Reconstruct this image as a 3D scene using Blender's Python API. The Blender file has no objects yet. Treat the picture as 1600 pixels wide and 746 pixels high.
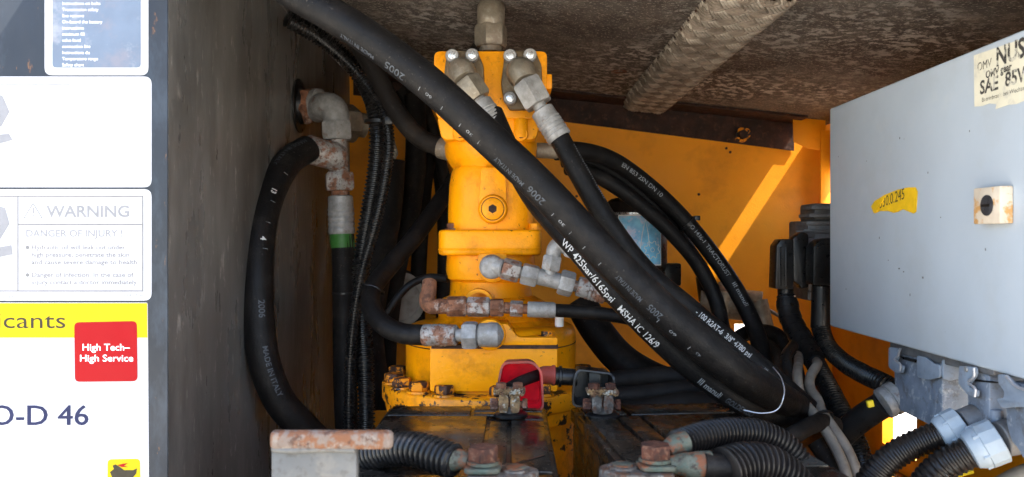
import bpy, bmesh, math, random
from mathutils import Vector as V, Matrix
random.seed(7)
sc = bpy.context.scene
COL = sc.collection
PI = math.pi
R = math.radians

# ------------------------------------------------------------------ camera, sky, sun, exposure
CZ = 1.4          # camera height above the ground outside
F = 1256.0        # focal length in pixels of a 1600 px wide frame
cam_data = bpy.data.cameras.new('camera')
cam = bpy.data.objects.new('camera', cam_data)
COL.objects.link(cam)
cam.location = (0, 0, CZ)
cam.rotation_euler = (R(90), 0, 0)
cam_data.sensor_width = 36
cam_data.lens = 36 * F / 1600
cam_data.clip_start = 0.02
cam_data.clip_end = 500
cam_data.dof.use_dof = True
cam_data.dof.focus_distance = 1.45
cam_data.dof.aperture_fstop = 8.0
sc.camera = cam

SUN = V((0.546, -0.10, 0.838)).normalized()      # towards the sun
world = bpy.data.worlds.new('World')
sc.world = world
world.use_nodes = True
wn = world.node_tree.nodes
wl = world.node_tree.links
sky = wn.new('ShaderNodeTexSky')
sky.sky_type = 'NISHITA'
sky.sun_disc = False
sky.sun_elevation = math.asin(SUN.z)
sky.sun_rotation = math.atan2(SUN.x, SUN.y)
sky.air_density = 1.0
sky.dust_density = 2.2
sky.ozone_density = 0.6
wn['Background'].inputs['Strength'].default_value = 0.15
wl.new(sky.outputs[0], wn['Background'].inputs['Color'])
sun_data = bpy.data.lights.new('sun', 'SUN')
sun_data.energy = 4.0
sun_data.angle = R(0.5)
sun_data.color = (1.0, 0.93, 0.82)
sun = bpy.data.objects.new('sun', sun_data)
COL.objects.link(sun)
sun.location = SUN * 8
sun.rotation_euler = SUN.to_track_quat('Z', 'Y').to_euler()
sc.view_settings.view_transform = 'Standard'
sc.view_settings.look = 'None'
sc.view_settings.gamma = 1
sc.view_settings.use_curve_mapping = False
sc.view_settings.exposure = 2.8
sc.cycles.max_bounces = 8
sc.cycles.diffuse_bounces = 5
sc.cycles.glossy_bounces = 4
sc.cycles.caustics_reflective = False
sc.cycles.caustics_refractive = False
sc.cycles.use_denoising = True
sc.cycles.sample_clamp_indirect = 6

# ------------------------------------------------------------------ helpers: pixel + depth to a point
KD = 1.0          # depth factor: K for what stands against the compartment's walls, 1 for the pump and what is near it
K = 1.26
def P(x, y, D):
    D = D * KD
    return V(((x - 800) / F * D, D, (373 - y) / F * D + CZ))
def PS(*t):
    return [P(*q) for q in t]
def px(n, D):
    return n / F * D * KD

# ------------------------------------------------------------------ helpers: materials
def M(name, col, rough=0.5, metal=0.0, var=0.25, vs=14, layers=(), bump=0.0, bs=120, spec=0.3, coat=0.0,
      stretch=(1, 1, 1), rvar=0.12, emit=None):
    m = bpy.data.materials.new(name)
    m.use_nodes = True
    nt = m.node_tree
    n, l = nt.nodes, nt.links
    b = n['Principled BSDF']
    tc = n.new('ShaderNodeTexCoord')
    mp = n.new('ShaderNodeMapping')
    mp.inputs['Scale'].default_value = stretch
    l.new(tc.outputs['Object'], mp.inputs['Vector'])
    co = mp.outputs['Vector']
    def noise(scale, detail=5, rough_=0.6, off=0):
        t = n.new('ShaderNodeTexNoise')
        t.inputs['Scale'].default_value = scale
        t.inputs['Detail'].default_value = detail
        t.inputs['Roughness'].default_value = rough_
        if off:
            a = n.new('ShaderNodeVectorMath'); a.operation = 'ADD'
            a.inputs[1].default_value = (off, off * 1.7, -off)
            l.new(co, a.inputs[0]); l.new(a.outputs[0], t.inputs['Vector'])
        else:
            l.new(co, t.inputs['Vector'])
        return t
    def ramp(src, lo, hi):
        r = n.new('ShaderNodeMapRange')
        r.inputs['From Min'].default_value = lo
        r.inputs['From Max'].default_value = hi
        l.new(src, r.inputs['Value'])
        return r.outputs['Result']
    def mix(fac, a, bcol):
        x = n.new('ShaderNodeMix'); x.data_type = 'RGBA'
        l.new(fac, x.inputs['Factor'])
        if isinstance(a, tuple): x.inputs[6].default_value = a
        else: l.new(a, x.inputs[6])
        x.inputs[7].default_value = bcol
        return x.outputs[2]
    c = tuple(col) + (1,)
    t0 = noise(vs)
    cur = mix(ramp(t0.outputs['Fac'], 0.36, 0.64), tuple(k * (1 - var) for k in col) + (1,), tuple(min(1, k * (1 + var)) for k in col) + (1,))
    rgh = None
    for i, L in enumerate(layers):
        lc, ls, lo, hi = L[:4]
        amt = L[4] if len(L) > 4 else 1.0
        t = noise(ls, 7, 0.68, 3.1 * (i + 1))
        lo, hi = 0.5 + (lo - 0.5) * 0.62 - 0.005, 0.5 + (hi - 0.5) * 0.62
        fac = ramp(t.outputs['Fac'], lo, hi)
        if len(L) > 5:
            tm = noise(L[5], 3, 0.5, 7.7 * (i + 1))
            mk = ramp(tm.outputs['Fac'], 0.42, 0.60)
            k2 = n.new('ShaderNodeMath'); k2.operation = 'MULTIPLY'
            l.new(fac, k2.inputs[0]); l.new(mk, k2.inputs[1]); fac = k2.outputs[0]
        if amt != 1.0:
            k = n.new('ShaderNodeMath'); k.operation = 'MULTIPLY'; k.inputs[1].default_value = amt
            l.new(fac, k.inputs[0]); fac = k.outputs[0]
        cur = mix(fac, cur, tuple(lc) + (1,))
        if metal > 0.3 and i == 0:
            k = n.new('ShaderNodeMath'); k.operation = 'MULTIPLY_ADD'
            k.inputs[1].default_value = -metal; k.inputs[2].default_value = metal
            l.new(fac, k.inputs[0]); l.new(k.outputs[0], b.inputs['Metallic'])
    l.new(cur, b.inputs['Base Color'])
    if not (metal > 0.3 and layers):
        b.inputs['Metallic'].default_value = metal
    tr = noise(vs * 2.3, 6, 0.65, 9.0)
    rr = n.new('ShaderNodeMapRange')
    rr.inputs['From Min'].default_value = 0.3; rr.inputs['From Max'].default_value = 0.7
    rr.inputs['To Min'].default_value = max(0.03, rough - rvar); rr.inputs['To Max'].default_value = min(1, rough + rvar)
    l.new(tr.outputs['Fac'], rr.inputs['Value'])
    l.new(rr.outputs['Result'], b.inputs['Roughness'])
    b.inputs['Specular IOR Level'].default_value = spec
    if coat:
        b.inputs['Coat Weight'].default_value = coat
        b.inputs['Coat Roughness'].default_value = 0.12
    if bump:
        tb = noise(bs, 6, 0.6, 5.5)
        bp = n.new('ShaderNodeBump')
        bp.inputs['Strength'].default_value = bump
        bp.inputs['Distance'].default_value = 0.003
        l.new(tb.outputs['Fac'], bp.inputs['Height'])
        l.new(bp.outputs[0], b.inputs['Normal'])
    return m

RUST = (0.16, 0.055, 0.02)
DUST = (0.22, 0.18, 0.14)
m_yellow = M('yellow_paint', (0.86, 0.31, 0.001), 0.38, var=0.08, vs=9, bump=0.35, bs=110, spec=0.2,
             layers=[((0.42, 0.14, 0.004), 16, 0.55, 0.78, 0.6), ((0.10, 0.04, 0.012), 40, 0.68, 0.80, 0.7, 7), ((0.035, 0.018, 0.011), 85, 0.72, 0.76, 0.9, 10)])
m_yellow_chip = M('chipped_yellow_paint', (0.78, 0.27, 0.002), 0.45, spec=0.35, var=0.12, vs=11, bump=0.25, bs=90,
                  layers=[((0.34, 0.12, 0.012), 14, 0.50, 0.72, 0.7), ((0.020, 0.011, 0.008), 24, 0.555, 0.58)])
m_boltpaint = M('flaking_bolt_paint', (0.045, 0.020, 0.012), 0.7, var=0.4, vs=60, bump=0.5, bs=200, layers=[((0.66, 0.22, 0.003), 55, 0.50, 0.56)])
m_yellow_wall = M('yellow_wall_paint', (0.84, 0.31, 0.003), 0.5, var=0.06, vs=4, bump=0.22, bs=210,
                  layers=[((0.50, 0.17, 0.006), 6, 0.52, 0.80, 0.5), ((0.04, 0.02, 0.01), 55, 0.90, 0.95)])
m_leftwall = M('dark_grey_wall_paint', (0.118, 0.116, 0.110), 0.32, spec=0.45, var=0.25, vs=5, bump=0.06, bs=60, stretch=(1, 1, 0.28),
               layers=[((0.20, 0.195, 0.18), 9, 0.50, 0.78, 0.6), ((0.36, 0.34, 0.31), 80, 0.64, 0.78, 0.7), ((0.045, 0.040, 0.035), 3, 0.48, 0.70, 0.7)])
m_panel = M('blue_grey_panel_paint', (0.020, 0.0235, 0.029), 0.45, var=0.15, vs=8, bump=0.05, bs=80, stretch=(1, 1, 0.4),
            layers=[((0.040, 0.050, 0.063), 20, 0.48, 0.72, 0.7), ((0.12, 0.06, 0.03), 70, 0.74, 0.82)])
m_ceiling = M('rusty_ceiling_plate', (0.085, 0.073, 0.063), 0.75, var=0.40, vs=6, bump=0.5, bs=70,
              layers=[((0.030, 0.017, 0.011), 3.2, 0.48, 0.72, 0.85), ((0.20, 0.17, 0.14), 26, 0.50, 0.72, 0.7, 2.2), ((0.60, 0.57, 0.52), 42, 0.52, 0.62, 0.95, 1.6), ((0.40, 0.36, 0.31), 170, 0.60, 0.67, 0.7)])
m_beam = M('rust_brown_steel', (0.040, 0.016, 0.009), 0.7, var=0.4, vs=20, bump=0.5, bs=110,
           layers=[((0.014, 0.007, 0.005), 12, 0.45, 0.65, 0.8), ((0.10, 0.04, 0.018), 50, 0.58, 0.72, 0.6)])
m_weave = M('woven_sleeve', (0.36, 0.315, 0.255), 0.7, var=0.35, vs=30, bump=0.3, bs=400,
            layers=[((0.12, 0.085, 0.06), 14, 0.48, 0.75, 0.75), ((0.50, 0.46, 0.40), 60, 0.6, 0.8, 0.5)])
m_weave_shade = M('shaded_woven_sleeve', (0.22, 0.18, 0.14), 0.7, var=0.35, vs=30, layers=[((0.07, 0.05, 0.036), 14, 0.48, 0.75, 0.75), ((0.30, 0.27, 0.22), 60, 0.62, 0.8, 0.5)])  # same sleeve in a darker colour, painting in the shade between strands
m_zinc = M('galvanised_steel', (0.285, 0.275, 0.262), 0.58, metal=0.4, var=0.2, vs=60, bump=0.2, bs=300,
           layers=[((0.17, 0.15, 0.13), 50, 0.50, 0.74, 0.6), ((0.34, 0.33, 0.32), 170, 0.58, 0.74, 0.5), ((0.15, 0.065, 0.035), 38, 0.64, 0.78, 0.7)])
m_zinc_warm = M('dirty_yellow_zinc', (0.23, 0.195, 0.145), 0.45, metal=0.5, var=0.25, vs=40, bump=0.25, bs=240,
                layers=[((0.17, 0.13, 0.095), 30, 0.44, 0.68, 0.8), ((0.30, 0.275, 0.235), 110, 0.58, 0.75, 0.6)])
m_flange = M('bronze_flange_steel', (0.15, 0.105, 0.058), 0.5, metal=0.35, var=0.25, vs=40, bump=0.35, bs=240,
             layers=[((0.07, 0.045, 0.028), 34, 0.46, 0.68, 0.8), ((0.26, 0.22, 0.16), 90, 0.62, 0.78, 0.5)])
m_zinc_rust = M('rust_stained_zinc', (0.28, 0.262, 0.245), 0.62, metal=0.35, var=0.25, vs=40, bump=0.35, bs=240,
                layers=[((0.17, 0.062, 0.026), 42, 0.47, 0.62, 0.9), ((0.07, 0.03, 0.018), 130, 0.56, 0.68, 0.8)])
m_rust = M('rusty_steel', (0.15, 0.062, 0.032), 0.75, var=0.45, vs=60, bump=0.6, bs=230,
           layers=[((0.30, 0.24, 0.20), 36, 0.58, 0.70, 0.7), ((0.06, 0.025, 0.015), 70, 0.54, 0.68, 0.9)])
m_bolt = M('bright_bolt_steel', (0.55, 0.56, 0.57), 0.28, metal=0.9, var=0.2, vs=120,
           layers=[((0.22, 0.19, 0.16), 90, 0.56, 0.70, 0.8)])
m_rubber = M('black_hose_rubber', (0.0052, 0.0045, 0.0043), 0.52, spec=0.16, var=0.25, vs=30, bump=0.30, bs=300,
             layers=[((0.019, 0.0155, 0.013), 22, 0.52, 0.80, 0.6), ((0.10, 0.085, 0.07), 190, 0.70, 0.80, 0.5, 9)])
m_rubber_dust = M('dusty_hose_rubber', (0.008, 0.0063, 0.0054), 0.65, spec=0.16, var=0.3, vs=22, bump=0.15, bs=400,
                  layers=[((0.026, 0.020, 0.0155), 15, 0.46, 0.75, 0.7), ((0.12, 0.095, 0.075), 140, 0.66, 0.80, 0.5, 8)])
m_plastic = M('black_plastic', (0.0085, 0.008, 0.008), 0.34, var=0.2, vs=30, bump=0.05, bs=300,
              layers=[((0.030, 0.025, 0.021), 45, 0.60, 0.80, 0.5)])
m_conduit = M('black_conduit_plastic', (0.0095, 0.009, 0.009), 0.30, var=0.2, vs=30,
              layers=[((0.042, 0.034, 0.028), 40, 0.55, 0.80, 0.6)])
m_conduit_brown = M('dusty_conduit_plastic', (0.011, 0.0085, 0.0073), 0.36, var=0.2, vs=30,
                    layers=[((0.034, 0.024, 0.018), 30, 0.5, 0.80, 0.5)])
m_battery = M('dirty_battery_plastic', (0.012, 0.0095, 0.0075), 0.24, var=0.4, vs=10, bump=0.10, bs=90, rvar=0.2,
              layers=[((0.060, 0.038, 0.022), 11, 0.48, 0.76, 0.7), ((0.28, 0.23, 0.18), 230, 0.70, 0.78, 0.8)])
m_cab = M('light_grey_cabinet_paint', (0.43, 0.475, 0.52), 0.42, var=0.03, vs=5, bump=0.03, bs=60,
          layers=[((0.38, 0.395, 0.395), 4, 0.52, 0.80, 0.5), ((0.48, 0.51, 0.53), 30, 0.58, 0.80, 0.4, 4), ((0.15, 0.14, 0.13), 75, 0.84, 0.88, 0.7)])
m_hood = M('grey_cast_hood', (0.195, 0.225, 0.275), 0.5, metal=0.1, var=0.15, vs=25, bump=0.2, bs=160,
           layers=[((0.48, 0.49, 0.50), 60, 0.56, 0.70, 0.7), ((0.11, 0.095, 0.085), 30, 0.56, 0.72, 0.7)])
m_gland = M('pale_grey_gland', (0.30, 0.345, 0.385), 0.4, var=0.06, vs=30, layers=[((0.28, 0.28, 0.27), 40, 0.58, 0.8, 0.4)])
m_red = M('red_rubber_boot', (0.78, 0.008, 0.025), 0.45, var=0.2, vs=25, bump=0.1, bs=200,
          layers=[((0.35, 0.025, 0.025), 22, 0.55, 0.80, 0.6)])
m_red_dirty = M('dirty_red_rubber', (0.27, 0.040, 0.025), 0.55, var=0.25, vs=25, bump=0.15, bs=200,
                layers=[((0.13, 0.055, 0.04), 25, 0.5, 0.72, 0.8)])
m_lead = M('oxidised_lead', (0.080, 0.070, 0.060), 0.6, metal=0.2, var=0.35, vs=50, bump=0.4, bs=250,
           layers=[((0.085, 0.036, 0.018), 60, 0.50, 0.62, 0.9), ((0.20, 0.185, 0.16), 130, 0.56, 0.70, 0.7), ((0.025, 0.018, 0.014), 90, 0.60, 0.70, 0.8)])
m_lug = M('verdigris_lug', (0.075, 0.080, 0.060), 0.65, metal=0.1, var=0.3, vs=50, bump=0.4, bs=250,
          layers=[((0.15, 0.048, 0.018), 48, 0.48, 0.58, 0.9), ((0.055, 0.085, 0.068), 70, 0.54, 0.68, 0.7), ((0.022, 0.015, 0.011), 110, 0.60, 0.70, 0.8)])
m_rustbolt = M('orange_rust_bolt', (0.075, 0.025, 0.013), 0.8, var=0.35, vs=60, bump=0.5, bs=260,
               layers=[((0.030, 0.012, 0.008), 75, 0.48, 0.60, 0.9), ((0.15, 0.075, 0.045), 150, 0.58, 0.68, 0.7)])
m_bracket = M('galvanised_plate', (0.090, 0.092, 0.092), 0.55, metal=0.2, var=0.12, vs=14, bump=0.15, bs=160,
              layers=[((0.125, 0.118, 0.105), 22, 0.54, 0.70, 0.7), ((0.060, 0.056, 0.052), 110, 0.55, 0.70, 0.7), ((0.075, 0.035, 0.018), 45, 0.68, 0.76, 0.8)])
m_bracket_rust = M('rust_streaked_bar', (0.115, 0.088, 0.072), 0.65, var=0.2, vs=16, bump=0.3, bs=150,
                   layers=[((0.115, 0.042, 0.014), 55, 0.50, 0.58, 0.9), ((0.045, 0.02, 0.012), 110, 0.57, 0.66, 0.85), ((0.17, 0.15, 0.13), 80, 0.60, 0.70, 0.7)])
m_beige = M('grey_beige_cable', (0.20, 0.175, 0.145), 0.5, var=0.15, vs=30, layers=[((0.09, 0.07, 0.055), 30, 0.5, 0.75, 0.6)])
m_green = M('green_band', (0.035, 0.13, 0.022), 0.5, var=0.15, vs=40)
m_white = M('white_print', (0.82, 0.82, 0.82), 0.5, var=0.02)
m_hprint = M('white_hose_print', (0.50, 0.50, 0.50), 0.6, var=0.05, vs=200, layers=[((0.06, 0.055, 0.05), 260, 0.60, 0.66, 0.9)])
m_hprint_dim = M('faded_hose_print', (0.055, 0.062, 0.072), 0.6, var=0.2, vs=200, layers=[((0.03, 0.03, 0.03), 240, 0.55, 0.64, 0.9)])
m_hprint_worn = M('worn_hose_print', (0.19, 0.195, 0.20), 0.6, var=0.2, vs=200, layers=[((0.03, 0.03, 0.03), 240, 0.54, 0.64, 0.9)])
m_sign_white = M('white_sticker', (0.42, 0.42, 0.435), 0.5, spec=0.2, var=0.015, vs=6)
m_sign_yellow = M('yellow_sticker', (0.45, 0.33, 0.003), 0.5, spec=0.15, var=0.02, vs=6)
m_sign_red = M('red_sticker', (0.27, 0.0015, 0.004), 0.5, spec=0.15, var=0.04, vs=6)
m_sign_navy = M('navy_print', (0.012, 0.016, 0.055), 0.5, spec=0.2, var=0.1, vs=60)
m_sign_dark = M('dark_print', (0.02, 0.015, 0.006), 0.5, var=0.2, vs=60)
m_sign_grey = M('faded_grey_print', (0.15, 0.145, 0.145), 0.5, var=0.12, vs=60)
m_sign_pale = M('pale_grey_print', (0.185, 0.185, 0.19), 0.5, var=0.08, vs=60)
m_sign_shape = M('pale_picture_print', (0.19, 0.19, 0.20), 0.5, var=0.06, vs=60)
m_sign_blue = M('pale_blue_picture', (0.115, 0.145, 0.195), 0.4, var=0.12, vs=9, layers=[((0.17, 0.16, 0.185), 12, 0.50, 0.72, 0.7), ((0.26, 0.27, 0.29), 9, 0.54, 0.68, 0.7)])
m_old_sticker = M('yellowed_sticker', (0.66, 0.61, 0.47), 0.5, var=0.06, vs=20, layers=[((0.42, 0.40, 0.36), 30, 0.58, 0.75, 0.5)])
m_old_print = M('rubbed_black_print', (0.05, 0.045, 0.04), 0.6, var=0.2, vs=80, layers=[((0.60, 0.56, 0.45), 70, 0.55, 0.62, 0.85)])
m_tape = M('yellow_tape', (0.80, 0.47, 0.015), 0.4, var=0.10, vs=40, bump=0.2, bs=60)
m_ink = M('pen_ink', (0.06, 0.055, 0.03), 0.6, var=0.2)
m_lockplate = M('rust_spotted_lock', (0.62, 0.52, 0.40), 0.5, var=0.10, vs=40, layers=[((0.56, 0.26, 0.05), 34, 0.50, 0.60, 0.85)])
m_lockcore = M('dark_lock_core', (0.07, 0.07, 0.075), 0.35, metal=0.5, var=0.3, vs=80)
m_filter_label = M('blue_filter_label', (0.24, 0.60, 0.95), 0.35, var=0.25, vs=30, layers=[((0.75, 0.66, 0.82), 30, 0.52, 0.70, 0.8)])
m_beige_disc = M('beige_disc', (0.40, 0.375, 0.33), 0.55, var=0.12, vs=20, layers=[((0.20, 0.17, 0.14), 25, 0.55, 0.75, 0.5)])
m_ecu = M('cast_aluminium', (0.16, 0.16, 0.165), 0.55, metal=0.4, var=0.2, vs=30, bump=0.3, bs=160, layers=[((0.10, 0.085, 0.07), 30, 0.5, 0.7, 0.6)])
m_floor = M('oily_floor_paint', (0.16, 0.075, 0.014), 0.55, var=0.4, vs=7, bump=0.3, bs=60,
            layers=[((0.022, 0.015, 0.011), 6, 0.42, 0.62, 0.9)])
m_ground = M('concrete_ground', (0.46, 0.43, 0.37), 0.9, var=0.15, vs=1.2, bump=0.3, bs=30)
m_wire = M('bright_wire', (0.50, 0.50, 0.52), 0.35, metal=0.6, var=0.1)
m_tag = M('yellow_tag', (0.75, 0.55, 0.02), 0.5, var=0.1)

# ------------------------------------------------------------------ helpers: geometry
class MB:
    def __init__(s): s.v = []; s.f = []
    def add(s, vs, fs):
        o = len(s.v)
        s.v += [V(q) for q in vs]
        s.f += [[i + o for i in q] for q in fs]
        return s
def frame_of(ax):
    ax = V(ax).normalized()
    up = V((0, 0, 1)) if abs(ax.z) < 0.9 else V((0, -1, 0))
    u = up.cross(ax).normalized()
    return u, ax.cross(u), ax
def smooth_path(pts, ds):
    pts = [V(p) for p in pts]
    if len(pts) == 2:
        n = max(1, int((pts[1] - pts[0]).length / ds))
        return [pts[0].lerp(pts[1], i / n) for i in range(n + 1)]
    q = [pts[0] * 2 - pts[1]] + pts + [pts[-1] * 2 - pts[-2]]
    dense = []
    for i in range(1, len(q) - 2):
        p0, p1, p2, p3 = q[i - 1:i + 3]
        t0 = 0; t1 = t0 + max(1e-6, (p1 - p0).length) ** .5; t2 = t1 + max(1e-6, (p2 - p1).length) ** .5; t3 = t2 + max(1e-6, (p3 - p2).length) ** .5
        for k in range(24):
            t = t1 + (t2 - t1) * k / 24
            a1 = p0 * ((t1 - t) / (t1 - t0)) + p1 * ((t - t0) / (t1 - t0))
            a2 = p1 * ((t2 - t) / (t2 - t1)) + p2 * ((t - t1) / (t2 - t1))
            a3 = p2 * ((t3 - t) / (t3 - t2)) + p3 * ((t - t2) / (t3 - t2))
            b1 = a1 * ((t2 - t) / (t2 - t0)) + a2 * ((t - t0) / (t2 - t0))
            b2 = a2 * ((t3 - t) / (t3 - t1)) + a3 * ((t - t1) / (t3 - t1))
            dense.append(b1 * ((t2 - t) / (t2 - t1)) + b2 * ((t - t1) / (t2 - t1)))
    dense.append(pts[-1])
    cum = [0]
    for a, b in zip(dense, dense[1:]): cum.append(cum[-1] + (b - a).length)
    n = max(2, int(cum[-1] / ds))
    out = []; j = 0
    for i in range(n + 1):
        s = cum[-1] * i / n
        while j < len(cum) - 2 and cum[j + 1] < s: j += 1
        d = cum[j + 1] - cum[j]
        out.append(dense[j].lerp(dense[j + 1], (s - cum[j]) / d if d > 1e-9 else 0))
    return out
def sweep(mb, path, radii, seg=14, caps=True):
    n = len(path)
    tang = [(path[min(i + 1, n - 1)] - path[max(i - 1, 0)]).normalized() for i in range(n)]
    u, w, _ = frame_of(tang[0])
    vs = []; fs = []
    for i in range(n):
        t = tang[i]
        u = (u - t * u.dot(t)).normalized()
        w = t.cross(u)
        r = radii[i] if isinstance(radii, (list, tuple)) else radii
        for k in range(seg):
            a = 2 * PI * k / seg
            vs.append(path[i] + u * (r * math.cos(a)) + w * (r * math.sin(a)))
    for i in range(n - 1):
        for k in range(seg):
            a = i * seg + k; b = i * seg + (k + 1) % seg
            fs.append([a, b, b + seg, a + seg])
    if caps:
        fs.append(list(range(seg - 1, -1, -1)))
        fs.append([(n - 1) * seg + k for k in range(seg)])
    return mb.add(vs, fs)
def tube(pts, r, seg=16, ds=0.012, mb=None, caps=True):
    mb = mb or MB()
    path = smooth_path(pts, ds)
    rr = r
    if isinstance(r, (list, tuple)):
        n = len(path) - 1; m = len(r) - 1
        rr = []
        for i in range(n + 1):
            s = i / n * m; k = min(m - 1, int(s))
            rr.append(r[k] + (r[k + 1] - r[k]) * (s - k))
    return sweep(mb, path, rr, seg, caps)
def corrugated(pts, r, pitch=0.006, depth=0.14, seg=18, mb=None):
    mb = mb or MB()
    base = smooth_path(pts, pitch / 4)
    n = len(base); rr = []
    pat = (1 - depth, 1, 1, 1 - depth)
    for i in range(n):
        wob = 1 + 0.012 * math.sin(i * 0.071) + 0.008 * math.sin(i * 0.23 + 1)
        rr.append(r * pat[i % 4] * wob)
    return sweep(mb, base, rr, seg)
def lathe(prof, o, ax, seg=28, n=2.0, phase=0.0, mb=None, squash=1.0):
    """prof: list of (along, radius[, exponent]); exponent >2 makes a rounded square section"""
    mb = mb or MB()
    o = V(o); u, w, ax = frame_of(ax)
    vs = []; fs = []
    for q in prof:
        t, r = q[0], q[1]
        e = q[2] if len(q) > 2 else n
        for k in range(seg):
            a = 2 * PI * k / seg + phase
            c, s = math.cos(a), math.sin(a)
            if e != 2.0:
                c = math.copysign(abs(c) ** (2 / e), c); s = math.copysign(abs(s) ** (2 / e), s)
            vs.append(o + ax * t + u * (r * c) + w * (r * s * squash))
    m = len(prof)
    for i in range(m - 1):
        for k in range(seg):
            a = i * seg + k; b = i * seg + (k + 1) % seg
            fs.append([a, b, b + seg, a + seg])
    fs.append(list(range(seg - 1, -1, -1)))
    fs.append([(m - 1) * seg + k for k in range(seg)])
    return mb.add(vs, fs)
def hexn(a, b, r, mb=None, phase=None, ch=0.10):
    a, b = V(a), V(b); L = (b - a).length
    c = min(L * 0.3, r * 0.16)
    ph = random.uniform(0, 1.04) if phase is None else phase
    return lathe([(0, r * (1 - ch)), (c, r), (L - c, r), (L, r * (1 - ch))], a, b - a, 6, 2.0, ph, mb)
def cyl(a, b, r, r2=None, seg=24, mb=None, ch=0.0):
    a, b = V(a), V(b); L = (b - a).length; r2 = r if r2 is None else r2
    if ch: pr = [(0, r - ch), (ch, r), (L - ch, r2), (L, r2 - ch)]
    else: pr = [(0, r), (L, r2)]
    return lathe(pr, a, b - a, seg, mb=mb)
def ferrule(a, b, r, mb=None, grooves=4, seg=26):
    a, b = V(a), V(b); L = (b - a).length
    pr = [(0, r * .82), (L * .03, r * .93), (L * .32, r * .95), (L * .35, r)]
    for g in range(grooves):
        t = .38 + .52 * g / grooves
        pr += [(L * t, r), (L * (t + .02), r * .955), (L * (t + .05), r * .955), (L * (t + .07), r)]
    pr += [(L * .96, r), (L, r * .93)]
    return lathe(pr, a, b - a, seg, mb=mb)
def bevel_geo(vs, fs, bev, seg=2, angle=30):
    bm = bmesh.new()
    bv = [bm.verts.new(v) for v in vs]
    for f in fs:
        bm.faces.new([bv[i] for i in f])
    bm.normal_update()
    bmesh.ops.recalc_face_normals(bm, faces=bm.faces)
    ed = [e for e in bm.edges if len(e.link_faces) == 2 and e.calc_face_angle(0) > R(angle)]
    if bev > 0 and ed:
        bmesh.ops.bevel(bm, geom=ed, offset=bev, segments=seg, profile=0.5, affect='EDGES', clamp_overlap=True)
    bm.verts.index_update()
    r = [v.co.copy() for v in bm.verts], [[v.index for v in f.verts] for f in bm.faces]
    bm.free()
    return r
def box(c0, c1, bev=0.002, mb=None, seg=2, rot=None):
    x0, y0, z0 = [min(a, b) for a, b in zip(c0, c1)]
    x1, y1, z1 = [max(a, b) for a, b in zip(c0, c1)]
    vs = [V(q) for q in ((x0, y0, z0), (x1, y0, z0), (x1, y1, z0), (x0, y1, z0), (x0, y0, z1), (x1, y0, z1), (x1, y1, z1), (x0, y1, z1))]
    fs = [[0, 3, 2, 1], [4, 5, 6, 7], [0, 1, 5, 4], [1, 2, 6, 5], [2, 3, 7, 6], [3, 0, 4, 7]]
    if rot is not None:
        c = V(((x0 + x1) / 2, (y0 + y1) / 2, (z0 + z1) / 2))
        vs = [c + rot @ (q - c) for q in vs]
    if bev: vs, fs = bevel_geo(vs, fs, bev, seg)
    return (mb or MB()).add(vs, fs)
def extrude(poly, n, depth, bev=0.0, mb=None, seg=2):
    """poly: 3-D outline points in one plane; n: direction it is thickened in"""
    n = V(n).normalized() * depth
    k = len(poly)
    vs = [V(q) for q in poly] + [V(q) + n for q in poly]
    fs = [list(range(k)), list(range(2 * k - 1, k - 1, -1))] + [[i, i + k, (i + 1) % k + k, (i + 1) % k] for i in range(k)]
    vs, fs = bevel_geo(vs, fs, bev, seg)
    return (mb or MB()).add(vs, fs)
def rounded(pts, r, seg=5):
    """round the corners of an outline"""
    out = []; n = len(pts)
    for i in range(n):
        p0, p, p1 = V(pts[i - 1]), V(pts[i]), V(pts[(i + 1) % n])
        d0 = (p0 - p); d1 = (p1 - p)
        rr = min(r, d0.length * .45, d1.length * .45)
        a = p + d0.normalized() * rr; b = p + d1.normalized() * rr
        for k in range(seg + 1):
            t = k / seg
            out.append(a * (1 - t) ** 2 + p * 2 * t * (1 - t) + b * t * t)
    return out

ORG = {}
def reg(o, origin): ORG[o.name] = V(origin); return o
def thing(name, label, cat, origin, group=None):
    o = bpy.data.objects.new(name, None)
    COL.objects.link(o)
    o.location = origin
    o.empty_display_size = 0.03
    o['label'] = label; o['category'] = cat
    if group: o['group'] = group
    return reg(o, origin)
def mesh_obj(name, mb, mat, origin, smooth=38):
    me = bpy.data.meshes.new(name)
    o_ = V(origin)
    me.from_pydata([q - o_ for q in mb.v], [], mb.f)
    me.validate()
    bm = bmesh.new(); bm.from_mesh(me)
    bmesh.ops.recalc_face_normals(bm, faces=bm.faces)
    bm.to_mesh(me); bm.free()
    me.materials.append(mat)
    if smooth:
        me.polygons.foreach_set('use_smooth', [True] * len(me.polygons))
        me.set_sharp_from_angle(angle=R(smooth))
    ob = bpy.data.objects.new(name, me)
    COL.objects.link(ob)
    return ob
def part(name, mb, mat, parent, label=None, smooth=38):
    org = ORG[parent.name]
    ob = mesh_obj(name, mb, mat, org, smooth)
    ob.parent = parent
    if label: ob['label'] = label
    return reg(ob, org)
def struct(name, mb, mat, smooth=30, kind='structure', label=None):
    ob = mesh_obj(name, mb, mat, (0, 0, 0), smooth)
    ob['kind'] = kind
    if label: ob['label'] = label
    return reg(ob, (0, 0, 0))
def solo(name, mb, mat, label, cat, origin, group=None, smooth=38):
    ob = mesh_obj(name, mb, mat, origin, smooth)
    ob.location = origin
    ob['label'] = label; ob['category'] = cat
    if group: ob['group'] = group
    return reg(ob, origin)

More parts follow.
